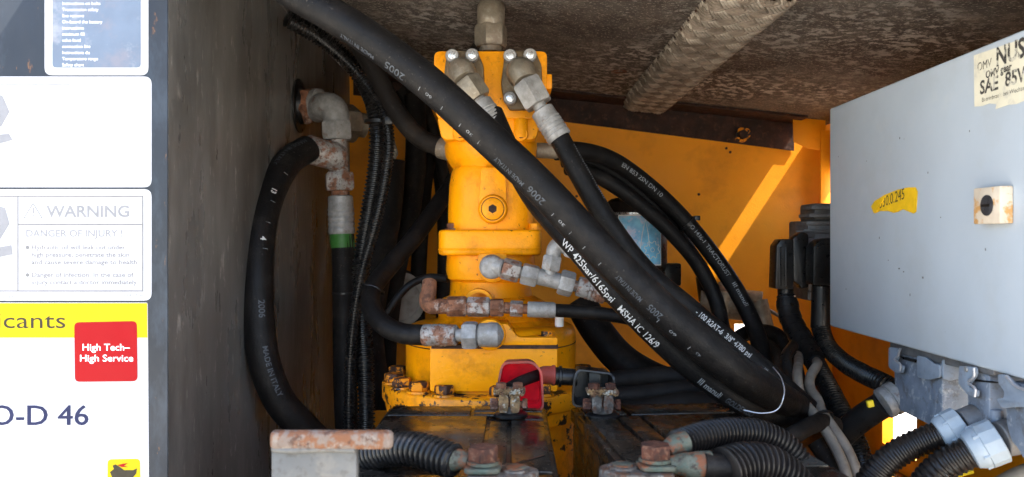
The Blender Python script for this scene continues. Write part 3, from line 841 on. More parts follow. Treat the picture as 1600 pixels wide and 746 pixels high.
# the thickest hose across the whole picture
pts = PS((370, -70, 1.24), (458, -12, 1.21), (562, 50, 1.19), (662, 124, 1.175), (752, 205, 1.165), (842, 290, 1.16), (922, 374, 1.155), (1003, 456, 1.15), (1080, 525, 1.15), (1150, 580, 1.16), (1205, 615, 1.22), (1250, 640, 1.36), (1290, 650, 1.55))
h, path = hose('hydraulic_hose', 'thickest black hose crossing diagonally in front of the yellow pump', 'hose', pts, px(27.5, 1.17), m_rubber, seg=28)
rr = px(27.5, 1.17); Lh = length(path)
for t_, p0, p1, sz, ph_ in (('MADE IN ITALY', (535, 62), (588, 100), .0075, -.95), ('2005', (603, 108), (632, 134), .0115, -.80), ('MADE IN ITALY', (772, 250), (815, 292), .0075, -.70),
                            ('2006', (822, 300), (846, 322), .0105, -.60), ('MADE IN ITALY', (958, 432), (1000, 470), .0070, -.45), ('2005', (1010, 478), (1030, 494), .0095, -.40)):
    part('lettering', span_text(t_, path, p0, p1, sz, rr, ph_, True, .01), m_hprint_dim, h, smooth=0)
for t_, p0, p1, mm in (('60', (667, 153), (678, 162), m_hprint_worn), ('30', (728, 210), (739, 219), m_hprint_worn), ('30', (872, 346), (882, 357), m_hprint_worn), ('60', (1040, 513), (1050, 522), m_hprint_worn), ('45', (1079, 549), (1088, 556), m_hprint_worn)):
    part('lettering', span_text(t_, path, p0, p1, .0046, rr, -.62, True, .0), mm, h, smooth=0)
for q in ((657, 145), (692, 173), (719, 200), (751, 226), (861, 337), (892, 366), (910, 388), (938, 412), (1022, 503), (1069, 543)):
    part('tick_mark', tick_marks(path, [at_px(path, *q)], .0065, rr, -.66, w=.0009), m_hprint_worn, h, smooth=0)

# loose bright wire loop round the lower end
solo('wire_loop', tube(PS((1162, 641, 1.12), (1190, 646, 1.11), (1215, 640, 1.11), (1225, 618, 1.11), (1222, 594, 1.14), (1208, 574, 1.2)), px(0.9, 1.12), 8, .005), m_wire,
     'thin bright wire looped round the lower end of the thickest hose', 'wire', P(1190, 646, 1.11))

KD = K
# left loop hose, bulkhead elbow and tee, green-banded hose
pts = PS((482, 232, 1.43), (452, 252, 1.39), (424, 300, 1.34), (408, 360, 1.29), (403, 430, 1.26), (404, 500, 1.245), (414, 570, 1.24), (438, 628, 1.25), (474, 668, 1.27), (520, 715, 1.30))
h, path = hose('hydraulic_hose', 'thick black hose looping down the dark left wall', 'hose', pts, px(24, 1.27), m_rubber, seg=24)
part('ferrule', lathe([(0, .0295), (.005, .0325), (.063, .032), (.069, .0335), (.090, .028)], P(476, 232, 1.442), P(526, 246, 1.475) - P(476, 232, 1.442), 26), m_zinc_rust, h)
rr = px(24, 1.27); Lh = length(path)
part('lettering', hose_text('MADE IN ITALY', path, Lh * .02, .010, rr, -.3), m_hprint_dim, h, smooth=0)
for s_, t_ in ((.225, '13'), (.375, '4')):
    part('lettering', hose_text(t_, path, Lh * s_, .0105, rr, .55, bold=.03), m_hprint, h, smooth=0)
part('lettering', hose_text('2006', path, Lh * .53, .012, rr, .55, bold=.02), m_hprint_dim, h, smooth=0)
part('lettering', hose_text('MADE IN ITALY', path, Lh * .64, .010, rr, .55, bold=.02), m_hprint_dim, h, smooth=0)
for s_ in (.16, .27, .335, .405):
    part('tick_mark', tick_marks(path, [Lh * s_], .010, rr, .72), m_hprint_worn, h, smooth=0)

wall_pt = V((LX, 1.545 * K, P(470, 166, 1.545).z))
bf = thing('bulkhead_fitting', 'grey steel elbow and tee fitting sticking out of the left wall', 'fitting', wall_pt)
part('wall_washer', lathe([(0, .065), (.004, .065), (.005, .058), (.0055, .045), (.015, .043)], wall_pt + V((.0005, 0, 0)), XAX, 30), m_plastic, bf)
e0 = wall_pt + V((.015, 0, 0)); e1 = P(520, 168, 1.50)
part('locknut', hexn(e0, e0 + V((.023, -.005, 0)), .047, phase=.3), m_rust, bf)
part('collar', lathe([(0, .038), (.0075, .041), (.0175, .041), (.0275, .033)], e0 + V((.023, -.005, 0)), V((1, -.3, 0)), 26), m_zinc, bf)
part('elbow', tube([e0 + V((.040, -.011, -.0025)), P(503, 167, 1.515), P(519, 169, 1.50), P(525, 181, 1.495), P(526, 198, 1.49)], [.031, .0315, .0335, .032, .030], 22, .004), m_zinc, bf)
part('nut', hexn(P(526, 190, 1.49), P(527, 219, 1.49), px(25, 1.49), phase=.35), m_zinc, bf)
part('tee_body', cyl(P(527, 219, 1.49), P(530, 272, 1.49), px(15, 1.49), px(16, 1.49), ch=.001), m_zinc_rust, bf)
part('branch_collar', lathe([(0, .024), (.015, .0295), (.028, .0295)], P(530, 246, 1.487), P(500, 239, 1.465) - P(530, 246, 1.487), 24), m_zinc_rust, bf)
part('nut', hexn(P(530, 270, 1.49), P(531, 298, 1.49), px(24, 1.49), phase=.2), m_zinc_rust, bf)
gh_pts = PS((535, 362, 1.49), (537, 420, 1.488), (538, 500, 1.48), (539, 590, 1.47), (543, 690, 1.45))
h, path = hose('hydraulic_hose', 'straight black hose with a green band below the wall tee', 'hose', gh_pts, px(18, 1.48), m_rubber_dust)
part('neck', cyl(P(531, 298, 1.49), P(532, 309, 1.49), px(14, 1.49)), m_rust, h)
part('ferrule', ferrule(P(532, 306, 1.49), P(534, 366, 1.49), px(20.5, 1.49), grooves=4), m_zinc, h)
part('green_band', cyl(P(534.2, 366, 1.49), P(535.3, 387, 1.49), px(18.8, 1.49)), m_green, h)
part('cable_tie', ring(P(538, 458, 1.484), ZAX, px(18.2, 1.484), .004, .002), m_plastic, h)
# second fitting seen behind the elbow
bf2 = thing('hose_fitting', 'grey steel coupling half hidden behind the wall elbow', 'fitting', P(545, 195, 1.6))
part('nut', hexn(P(532, 192, 1.58), P(556, 194, 1.60), px(30, 1.58)), m_zinc_warm, bf2)
part('collar', cyl(P(555, 194, 1.60), P(572, 197, 1.61), px(19, 1.6), ch=.001), m_zinc_warm, bf2)
part('bracket', extrude(rounded([P(585, 205, 1.63), P(612, 205, 1.63), P(622, 240, 1.63), P(612, 262, 1.63), P(590, 260, 1.63)], .006, 3), YAX, .006, .001), m_zinc_warm, bf2)

# corrugated conduits down the left side
c1 = PS((448, 28, 1.37), (490, 52, 1.40), (530, 82, 1.42), (562, 118, 1.43), (583, 160, 1.42), (590, 205, 1.41), (588, 260, 1.41), (577, 330, 1.41), (566, 400, 1.41), (564, 470, 1.41), (570, 560, 1.40), (572, 640, 1.39), (572, 690, 1.38))
hose('corrugated_conduit', 'thicker ribbed black conduit hanging beside the wall tee', 'conduit', c1, px(14, 1.41), m_conduit, corr=True, pitch=.0088, depth=.2)
c2 = PS((452, 34, 1.34), (500, 62, 1.37), (545, 100, 1.385), (580, 142, 1.385), (603, 185, 1.375), (608, 225, 1.375), (600, 290, 1.375), (584, 360, 1.375), (566, 425, 1.375), (553, 500, 1.375), (547, 580, 1.375), (545, 680, 1.37))
hose('corrugated_conduit', 'thinner ribbed black conduit crossing in front of the thicker one', 'conduit', c2, px(9, 1.375), m_conduit, corr=True, pitch=.0072, depth=.2)
t = thing('cable_tie', 'black cable tie binding the two ribbed conduits by the wall fitting', 'cable tie', P(594, 190, 1.40))
part('strap', lathe([(0, .035), (.007, .035)], P(594, 193, 1.40), ZAX, 28, 2.0, squash=0.72), m_plastic, t)
part('lock', box(P(602, 183, 1.355), P(613, 194, 1.345), .001), m_plastic, t)

# dark hoses hanging behind on the left
m_bh = m_rubber_dust
KD = 1.0
hose('hydraulic_hose', 'dark hose curving into the left side of the pump head', 'hose', PS((560, 70, 1.72), (590, 120, 1.70), (620, 175, 1.68), (655, 215, 1.66), (692, 232, 1.64)), px(15, 1.66), m_bh)
solo('port_coupling', cyl(P(688, 231, 1.64), P(706, 236, 1.63), px(17, 1.63), ch=.001), m_zinc_warm, 'grey coupling on the left side of the pump below its head', 'fitting', P(690, 232, 1.64))
pts = PS((664, 524, 1.42), (628, 521, 1.43), (600, 508, 1.45), (581, 482, 1.49), (582, 452, 1.54), (610, 415, 1.60), (650, 368, 1.66), (690, 312, 1.74), (725, 262, 1.83))
h, path = hose('hydraulic_hose', 'black hose bending round into the lowest port of the pump', 'hose', pts, px(16, 1.45), m_rubber)
part('ferrule', ferrule(P(714, 524, 1.405), P(662, 524, 1.42), px(17.5, 1.41), grooves=3), m_zinc_rust, h)
part('sleeve', cyl(P(712, 524, 1.404), P(726, 524, 1.404), px(10, 1.404)), m_zinc, h)
part('nut', hexn(P(723, 524, 1.403), P(746, 524, 1.40), px(22.5, 1.40), phase=.1), m_zinc, h)
part('elbow', cyl(P(744, 524, 1.40), P(783, 523.5, 1.40), .0205, .0215, 26, ch=.006), m_zinc, h)
part('elbow_stem', cyl(P(768, 523, 1.396), P(768, 523, 1.419), .0215, ch=.004), m_zinc, h)
part('cable_tie', ring(P(583, 452, 1.54), V((.3, .3, .9)), px(17, 1.54), .004, .002), m_plastic, h)
KD = 1.2
for i, (pp, r_, lab) in enumerate((
    (PS((648, 150, 1.84), (650, 240, 1.82), (640, 330, 1.80), (618, 420, 1.78), (604, 520, 1.76), (600, 640, 1.74)), 17, 'dark hose hanging nearest the left conduits, behind them'),
    (PS((628, 140, 1.9), (668, 210, 1.9), (662, 300, 1.9), (655, 400, 1.9), (652, 500, 1.9), (655, 640, 1.9)), 13, 'dark hose hanging just left of the pump, before the back wall'),
    (PS((675, 200, 1.93), (690, 300, 1.92), (694, 380, 1.91), (692, 470, 1.9), (690, 560, 1.9)), 11, 'dark hose half hidden behind the left edge of the pump body'),
    (PS((600, 90, 1.88), (640, 130, 1.88), (672, 190, 1.88), (690, 260, 1.88), (705, 330, 1.9)), 10, 'dark hose crossing behind the left corner of the pump head'),
    (PS((610, 250, 1.66), (604, 330, 1.66), (588, 420, 1.64), (575, 520, 1.62), (590, 640, 1.6)), 22, 'thick dark hose hanging right behind the ribbed conduits'))):
    hose('hydraulic_hose', lab, 'hose', pp, px(r_, 1.8), m_bh)
KD = 1.0
solo('thin_cable', tube(PS((590, 520, 1.56), (612, 478, 1.57), (640, 446, 1.58), (668, 434, 1.59), (700, 436, 1.57)), px(6, 1.57), 10, .008), m_rubber,
     'thin black cable arching over the rusty elbow', 'cable', P(590, 520, 1.56))
KD = 1.2
dk = thing('end_disc', 'round beige disc half hidden behind the dark hoses', 'disc', P(622, 468, 1.85))
part('disc', lathe([(0, .074), (.014, .077), (.017, .070), (.0171, .060), (.013, .058)], P(622, 468, 1.87), V((.45, -1, .0)), 36), m_beige_disc, dk)
part('rim', lathe([(0, .079), (.012, .086), (.036, .086), (.038, .079)], P(622, 468, 1.873), V((-.45, 1, 0)), 36), m_plastic, dk)

KD = 1.0
# chain of grey fittings with a tee, from the pad on the pump
fa = thing('tee_fitting', 'grey steel elbow and tee fittings in front of the pump middle', 'fitting', P(770, 417, 1.49))
D = 1.445
part('elbow', lathe([(0, .0215), (.040, .0225), (.050, .0215), (.055, .017), (.0565, .010)], P(769, 416, 1.495), -YAX, 26), m_zinc, fa)
part('sleeve', cyl(P(770, 416, 1.455), P(788, 420, D), .0165, ch=.002), m_zinc, fa)
part('nut', hexn(P(785, 419, D), P(812, 426, D), px(17, D), phase=.5), m_zinc_rust, fa)
part('sleeve', cyl(P(810, 425, D), P(824, 428, D), px(10, D)), m_zinc, fa)
part('nut', hexn(P(815, 427, D), P(840, 433, D), px(17.5, D), phase=.2), m_zinc, fa)
part('tee_body', tube(PS((838, 432, D), (858, 436, D), (876, 441, D)), px(13, D), 18), m_zinc, fa)
part('branch', cyl(P(857, 437, D), P(861, 418, D), px(11, D)), m_zinc, fa)
part('nut', hexn(P(860, 423, D), P(864, 400, D), px(16, D), phase=.4), m_zinc, fa)
part('elbow', tube(PS((864, 402, D), (867, 388, D), (874, 382, D), (888, 388, D)), px(12, D), 18, .003), m_zinc, fa)
part('nut', hexn(P(885, 387, D), P(902, 394, D), px(15, D), phase=.1), m_zinc, fa)
part('nut', hexn(P(874, 440, D), P(896, 446, D), px(20, D), phase=.55), m_zinc, fa)
pts = PS((942, 458, D), (985, 470, D), (1040, 492, D - .005), (1090, 520, D), (1150, 560, D + .02))
h, path = hose('hydraulic_hose', 'short hose with stained ferrule leaving the grey tee to the right', 'hose', pts, px(13, D), m_rubber)
part('neck', cyl(P(894, 446, D), P(906, 449, D), px(9, D)), m_zinc_rust, h)
part('ferrule', ferrule(P(902, 447, D), P(946, 459, D), px(17, D), grooves=4), m_zinc_rust, h)
hose('hydraulic_hose', 'hose running right from the upper branch of the grey tee', 'hose', PS((898, 393, D), (930, 410, D), (975, 440, D + .01), (1040, 490, D + .03), (1100, 540, D + .05)), px(12, D), m_rubber)

# chain of rusty fittings below
D = 1.435
fb = thing('rusty_fitting', 'chain of rusty pipe fittings lying across the pump shoulder', 'fitting', P(668, 480, D))
part('elbow', tube([P(671, 440, D + .01), P(670, 455, D), P(667, 470, D - .004), P(672, 478, D - .004), P(686, 479, D - .004)], [px(11, D), px(12, D), px(12.5, D), px(12.5, D), px(11.5, D)], 18, .003), m_rust, fb)
part('sleeve', cyl(P(682, 479, D), P(699, 479, D), px(12, D), ch=.001), m_rust, fb)
part('nut', hexn(P(698, 479, D), P(729, 479, D), px(16, D), phase=.3), m_rust, fb)
part('body', hexn(P(729, 479.5, D), P(766, 480, D), px(15.5, D), phase=.6, ch=.2), m_zinc_rust, fb)
part('nut', hexn(P(766, 481, D), P(787, 481, D), px(14.5, D), phase=.1), m_rust, fb)
part('sleeve', cyl(P(787, 481, D), P(799, 482, D), px(9, D)), m_rust, fb)
part('nut', hexn(P(797, 482, D), P(817, 483, D), px(12.5, D), phase=.4), m_zinc_rust, fb)
part('sleeve', cyl(P(816, 483, D), P(826, 483, D), px(8, D)), m_rust, fb)
pts = PS((862, 485, D), (900, 487, D), (950, 492, D - .01), (1000, 502, D), (1060, 530, D + .03))
h, path = hose('hydraulic_hose', 'slim black hose leaving the rusty fittings to the right', 'hose', pts, px(10.5, D), m_rubber)
part('ferrule', lathe([(0, px(11, D)), (.002, px(12.5, D)), (.046, px(12.5, D)), (.050, px(11, D))], P(824, 483.5, D), P(868, 485, D) - P(824, 483.5, D), 24), m_zinc, h)

# elbow on top of the head
te = thing('elbow_fitting', 'brownish steel elbow on top of the pump head under the roof', 'fitting', P(767, 80, 1.58))
part('neck', cyl(P(767, 82, 1.58), P(767, 66, 1.58), px(18, 1.58)), m_zinc_warm, te)
part('nut', hexn(P(767, 74, 1.58), P(767, 40, 1.58), px(26, 1.58), phase=.25), m_zinc_warm, te)
part('elbow', tube([P(767, 44, 1.58), P(767, 28, 1.58), P(767, 18, 1.595), P(768, 15, 1.63), P(770, 15, 1.68)], [.0265, .0275, .028, .027, .025], 22, .003), m_zinc_warm, te)
hose('hydraulic_hose', 'dark hose running back from the elbow on the pump head', 'hose', PS((770, 15, 1.68), (772, 22, 1.78), (760, 60, 1.88), (720, 120, 1.93), (690, 180, 1.95)), .02, m_bh)

# ================================================================== hoses and the filter on the right
solo('port_coupling', cyl(P(838, 235, 1.60), P(874, 237, 1.60), px(12, 1.6), ch=.001), m_zinc_warm, 'grey coupling on the right side of the pump below its head', 'fitting', P(840, 236, 1.6))
pts = PS((868, 237, 1.60), (905, 236, 1.62), (955, 250, 1.66), (1015, 292, 1.70), (1070, 345, 1.72), (1118, 405, 1.72), (1155, 462, 1.70), (1182, 520, 1.66), (1195, 575, 1.60))
h, path = hose('hydraulic_hose', 'outermost printed hose arching from the pump over the oil filter', 'hose', pts, px(13.5, 1.68), m_rubber)
rr = px(13.5, 1.68); Lh = length(path)
for t_, p0, p1 in (('EN 853 2SN DN 10', (965, 258), (1030, 305)), ('ISO 1436-1', (1072, 347), (1098, 378)), ('TRACTORUST', (1102, 384), (1138, 432)), ('III manuli', (1146, 444), (1166, 482))):
    part('lettering', span_text(t_, path, p0, p1, .0085, rr, .0, False, .012), m_hprint_worn, h, smooth=0)
part('cable_tie', ring(along(path, .50), along(path, .52) - along(path, .48), rr + .0003, .006, .0025), m_plastic, h)
part('tie_lock', box(along(path, .51) + V((.008, -.012, .012)), along(path, .51) + V((.020, 0, .022)), .001), m_plastic, h)
hose('hydraulic_hose', 'middle hose of the arch above the oil filter', 'hose', PS((880, 250, 1.66), (930, 256, 1.68), (985, 290, 1.71), (1040, 345, 1.74), (1085, 405, 1.75), (1115, 460, 1.74), (1130, 520, 1.70), (1140, 580, 1.64)), px(12, 1.7), m_rubber)
hose('hydraulic_hose', 'innermost hose of the arch just above the oil filter', 'hose', PS((888, 262, 1.62), (935, 276, 1.66), (990, 312, 1.68), (1050, 365, 1.70), (1095, 420, 1.71), (1122, 480, 1.70), (1128, 540, 1.66)), px(12, 1.7), m_rubber)
KD = 1.0
fl = thing('oil_filter', 'black oil filter can with a blue gear label below the hose arch', 'oil filter', P(998, 420, 1.93))
fc = P(996, 420, 1.93)
def FL(prof, seg=40): return lathe(prof, fc, ZAX, seg)
fz = lambda y: P(996, y, 1.93).z - fc.z
part('can', FL([(fz(425), .066), (fz(418), .0705), (fz(338), .0705), (fz(334), .0685)]), m_plastic, fl)
part('rim', FL([(fz(337), .0710), (fz(336.5), .0718), (fz(333.8), .0718), (fz(333.2), .0700)]), m_bolt, fl)
part('cap', FL([(fz(333), .066), (fz(332), .0725), (fz(316), .0725), (fz(311), .0625), (fz(309), .038)]), m_rubber_dust, fl)
lab_mb = MB(); vs = []; fs = []
for i in range(17):
    a = R(-138 + i * 5.6)
    for z in (fz(414), fz(336)): vs.append(fc + V((.0710 * math.cos(a), .0710 * math.sin(a), z)))
for i in range(16): fs.append([2 * i, 2 * i + 2, 2 * i + 3, 2 * i + 1])
part('label_border', lab_mb.add(vs, fs), m_white, fl)
vs = []
for i in range(17):
    a = R(-136 + i * 5.35)
    for z in (fz(412), fz(339)): vs.append(fc + V((.0713 * math.cos(a), .0713 * math.sin(a), z)))
lb = part('label_sheet', MB().add(vs, fs), m_filter_label, fl, 'blue printed label on the black can')
def on_can(a, z, r=.0718): return fc + V((r * math.cos(R(a)), r * math.sin(R(a)), z))
mb = MB(); ga, gz = -70, fz(390)
gp = []
for k in range(33):
    q = 2 * PI * k / 32
    rr_ = .0208 if (k // 2) % 2 else .0158
    gp.append(on_can(ga + math.degrees(rr_ * math.cos(q) / .071), gz + rr_ * math.sin(q)))
sweep(mb, gp, .0009, 5)
part('gear_outline', mb, m_white, lb)
mb = MB(); sweep(mb, [on_can(ga + math.degrees(.005 * math.cos(2 * PI * k / 12) / .071), gz + .005 * math.sin(2 * PI * k / 12)) for k in range(13)], .0006, 5)
part('gear_hub', mb, m_white, lb)
mb = MB(); sweep(mb, [on_can(-94, fz(392)), on_can(-90, fz(365)), on_can(-84, fz(345)), on_can(-79, fz(365)), on_can(-76, fz(385))], .0009, 5)
part('drop_outline', mb, m_white, lb)
part('base', FL([(fz(440), .063), (fz(426), .069), (fz(424), .066)]), m_beam, fl)
part('mounting_arm', box(P(1020, 412, 1.90), P(1058, 445, 1.95), .004), m_plastic, fl)
KD = K
# grey pipe end and brown couplings behind the hoses
pf = thing('pipe_coupling', 'brown-grey pipe coupling behind the lower end of the hose arch', 'fitting', P(1150, 480, 1.86))
part('body', cyl(P(1095, 470, 1.88), P(1190, 480, 1.84), px(24, 1.86), ch=.002), m_zinc_warm, pf)
part('flange', hexn(P(1118, 470, 1.87), P(1136, 473, 1.87), px(33, 1.86)), m_zinc_warm, pf)
part('stub', cyl(P(1105, 470, 1.87), P(1100, 432, 1.87), px(13, 1.87), ch=.001), m_plastic, pf)
h, path = hose('hydraulic_hose', 'dusty hose with grey pipe end below the hose arch', 'hose', PS((1200, 528, 1.72), (1208, 560, 1.70), (1206, 590, 1.66), (1190, 630, 1.6)), px(15, 1.7), m_rubber_dust)
part('pipe_end', cyl(P(1186, 470, 1.74), P(1201, 535, 1.72), px(13, 1.73), ch=.001), m_zinc_warm, h)
solo('pale_cable', tube(PS((1150, 470, 1.8), (1185, 478, 1.78), (1225, 498, 1.75), (1262, 520, 1.74)), px(3, 1.78), 8, .01), m_beige, 'thin pale cable crossing the yellow wall beside the black plugs', 'cable', P(1150, 470, 1.8))

KD = 1.0
# dark hoses low down behind the right battery
for pp, r_, lab in (
    (PS((905, 470, 1.70), (935, 520, 1.68), (975, 565, 1.65), (1040, 600, 1.62), (1120, 620, 1.6)), 25, 'thick dark hose sloping down behind the right battery clamp'),
    (PS((930, 600, 1.50), (1000, 590, 1.50), (1080, 588, 1.48), (1180, 590, 1.50)), 15, 'uppermost level hose behind the right battery'),
    (PS((930, 622, 1.46), (1010, 616, 1.45), (1090, 608, 1.44), (1180, 612, 1.46)), 15, 'middle level hose behind the right battery'),
    (PS((930, 652, 1.42), (1010, 640, 1.41), (1080, 630, 1.40), (1180, 640, 1.40)), 18, 'lowest level hose behind the right battery'),
    (PS((1120, 560, 1.66), (1170, 520, 1.72), (1215, 525, 1.74), (1240, 570, 1.7), (1235, 640, 1.6)), 12, 'dark hose looping below the pale daylight slot'),
    (PS((1080, 690, 1.32), (1150, 678, 1.32), (1210, 655, 1.34), (1245, 610, 1.42), (1240, 560, 1.55)), 13, 'dark hose bending up behind the wire loop'),
    (PS((1180, 720, 1.22), (1240, 680, 1.22), (1290, 660, 1.3), (1340, 690, 1.4)), 14, 'dark hose lying low beside the beige cables')):
    hose('hydraulic_hose', lab, 'hose', pp, px(r_, pp[0].y), m_rubber_dust)

# ================================================================== batteries
BT = -0.266
def battery(label, x0, x1, y0, y1, rot, pivot):
    t = thing('battery', label, 'battery', ((x0 + x1) / 2, (y0 + y1) / 2, zc(FLOOR)), 'truck batteries')
    Rm = Matrix.Rotation(R(rot), 3, 'Z'); pv = V(pivot)
    def tw(mb): mb.v = [pv + Rm @ (q - pv) for q in mb.v]; return mb
    part('case', tw(box((x0, y0, zc(FLOOR + .001)), (x1, y1, zc(BT - .022)), .006)), m_battery, t)
    part('lid', tw(box((x0 - .003, y0 - .003, zc(BT - .0215)), (x1 + .003, y1 + .003, zc(BT)), .004)), m_battery, t)
    return t, tw
def lid_panel(t, tw, pts_, h=.0045):
    cx = sum(a for a, b in pts_) / 4; cy = sum(b for a, b in pts_) / 4
    q = [V((a - math.copysign(.0008, a - cx), b - math.copysign(.0015, b - cy), zc(BT + .0003))) for a, b in pts_]
    part('lid_panel', tw(extrude(q, ZAX, h, .0012)), m_battery, t)
bl, twl = battery('black battery on the left below the red terminal cover', -0.190, 0.050, 0.74, 1.262, 0, (0, 1, 0))
w_ = 0.240
for a in ((-.186, -.062, 1.19, 1.255), (-.058, .046, 1.215, 1.255), (-.058, -.022, 1.19, 1.211), (.018, .046, 1.16, 1.211), (-.186, -.036, .95, 1.186), (-.032, -.006, .90, 1.150), (-.002, .046, .90, 1.156), (-.186, .046, .75, .89)):
    x0, x1, y0, y1 = a
    lid_panel(bl, twl, [(x0, y0), (x1, y0), (x1, y1), (x0, y1)])
brt, twr = battery('black battery on the right below the black terminal cover', 0.095, 0.335, 0.74, 1.262, 6.0, (0.095, 1.262, 0))
for a in ((.10, .165, 1.19, 1.256), (.17, .33, 1.185, 1.256), (.10, .142, .90, 1.186), (.147, .178, .90, 1.176), (.183, .33, .90, 1.181), (.10, .33, .75, .895)):
    x0, x1, y0, y1 = a
    lid_panel(brt, twr, [(x0, y0), (x1, y0), (x1, y1), (x0, y1)])
part('vent_cap', twr(lathe([(0, .010), (.004, .010), (.005, .008)], (.225, 1.03, zc(BT + .003)), ZAX, 18)), m_battery, brt)
part('carry_strap', twl(extrude([V((.006, .93, zc(BT + .004))), V((.040, .965, zc(BT + .004))), V((.038, .968, zc(BT + .004))), V((.004, .933, zc(BT + .004)))], ZAX, .002)), m_battery, bl)

# ---- terminal clamps at the far end
def far_clamp(label, cx, cy, D, mats):
    t = thing('terminal_clamp', label, 'clamp', P(cx, cy + 30, D), 'battery terminal clamps')
    k = D / F
    c = P(cx, cy, D)
    def Q(a, b, d=0.0): return c + V((a * k, d, -b * k))
    part('post_seal', lathe([(0, 26 * k), (4 * k, 26 * k), (6 * k, 22 * k)], Q(2, 38), ZAX, 30), m_plastic, t)
    part('post', lathe([(0, 13 * k), (40 * k, 11 * k)], Q(2, 36), ZAX, 24), m_lead, t)
    for s in (-1, 1):
        part('jaw', extrude(rounded([Q(s * 9 - 7, 30, -.018), Q(s * 9 + 6, 30, -.018), Q(s * 9 + 8, 12, -.018), Q(s * 9 + 5, -2, -.018), Q(s * 9 - 6, -2, -.018), Q(s * 9 - 8, 12, -.018)], .004, 3), YAX, .034, .002), mats[0], t)
    part('clamp_bolt', cyl(Q(-26, 18, -.008), Q(27, 18, -.008), 5 * k), mats[1], t)
    part('nut', hexn(Q(-30, 18, -.008), Q(-18, 18, -.008), 10 * k), mats[1], t)
    part('nut', hexn(Q(20, 18, -.008), Q(28, 18, -.008), 9 * k), mats[1], t)
    part('saddle', extrude(rounded([Q(-24, 1, -.020), Q(24, 1, -.020), Q(25, -6, -.020), Q(-25, -6, -.020)], .002, 2), YAX, .030, .001), mats[2], t)
    for s in (-1, 1):
        part('saddle_bolt', hexn(Q(s * 13, -6, -.008), Q(s * 13, -15, -.008), 9 * k), mats[1], t)
    cr = MB()
    for i in range(60):
        a = Q(random.uniform(-23, 23), random.uniform(-7, 2), -.0205 + random.uniform(-.001, .001))
        rr = random.uniform(.0010, .0024)
        lathe([(-rr, rr * .3), (0, rr), (rr, rr * .3)], a, (random.random(), random.random(), 1), 5, mb=cr)
    o_ = part('corrosion', cr, mats[2], t); o_['kind'] = 'stuff'
    return t
m_corr = M('corroded_brass', (0.20, 0.12, 0.055), 0.85, var=.5, vs=90, bump=.6, bs=300, layers=[((.36, .33, .27), 110, .56, .66), ((.08, .035, .02), 60, .5, .66, .8)])
far_clamp('corroded brown clamp inside the red terminal cover', 796, 612, 1.19, (m_corr, m_rust, m_corr))
far_clamp('pale clamp with rusty bolts inside the black terminal cover', 940, 613, 1.19, (m_lead, m_rustbolt, m_corr))

# ---- terminal covers
def cover(name, label, corners, D, depth, t, m_out, m_in, wall=.0022):
    """open-fronted hood: outline of the rim in the photo, going back by depth"""
    th = thing(name, label, 'terminal cover', P(corners[0][0], corners[0][1], D))
    ro = rounded([P(a, b, D + d_) for a, b, d_ in corners], .010, 4)
    cen = sum(ro, V()) / len(ro)
    n = len(ro)
    vs = []; fs = []
    ri = [q + (cen - q).normalized() * wall * 1.6 for q in ro]
    bo = [cen + (q - cen) * .90 + V((0, depth, 0)) for q in ro]
    bi = [cen + (q - cen) * .84 + V((0, depth - wall, 0)) for q in ro]
    vs = ro + ri + bo + bi
    for i in range(n):
        j = (i + 1) % n
        fs += [[i, j, n + j, n + i], [i, 2 * n + i, 2 * n + j, j]]
    fs.append([2 * n + i for i in range(n)])
    part('shell', MB().add(vs[:], fs), m_out, th)
    vs2 = ri + bi; fs2 = []
    for i in range(n):
        j = (i + 1) % n
        fs2.append([i, j, n + j, n + i])
    fs2.append([n + i for i in range(n)])
    me = MB(); me.add([q + (cen - q).normalized() * .0004 for q in vs2], fs2)
    part('lining', me, m_in, th)
    return th
rc = cover('terminal_cover', 'red rubber terminal cover standing open on the left battery', [(777, 597, 0), (784, 566, .004), (833, 564, .006), (848, 580, 0), (850, 636, -.012), (846, 642, -.012), (806, 640, .02), (780, 615, .02)], 1.21, .05, .002, m_red_dirty, m_red)
part('sleeve', lathe([(0, px(12, 1.25)), (px(6, 1.25), px(14, 1.25)), (px(18, 1.25), px(14.5, 1.25)), (px(20, 1.25), px(16, 1.25)), (px(24, 1.25), px(16, 1.25)), (px(25, 1.25), px(12, 1.25))], P(843, 586, 1.245), P(870, 587, 1.245) - P(843, 586, 1.245), 24), m_red_dirty, rc)
bc = cover('terminal_cover', 'black terminal cover standing open on the right battery', [(893, 636, .0), (896, 590, .0), (902, 577, .004), (955, 583, .006), (961, 590, 0), (962, 640, .0)], 1.215, .05, .002, m_plastic, m_plastic)
part('sleeve', lathe([(0, px(14, 1.25)), (px(6, 1.25), px(14, 1.25)), (px(7, 1.25), px(16.5, 1.25)), (px(11, 1.25), px(16.5, 1.25)), (px(12, 1.25), px(13.5, 1.25)), (px(36, 1.25), px(13, 1.25))], P(866, 588, 1.25), P(900, 590, 1.25) - P(866, 588, 1.25), 24), m_plastic, bc)
part('inner_rib', box(P(920, 582, 1.235), P(938, 612, 1.25), .002), m_plastic, bc)
solo('battery_cable', tube(PS((842, 586, 1.24), (815, 596, 1.215), (796, 606, 1.20)), px(9, 1.22), 14, .005), m_rubber, 'black cable end lying inside the red terminal cover', 'cable', P(842, 586, 1.24))

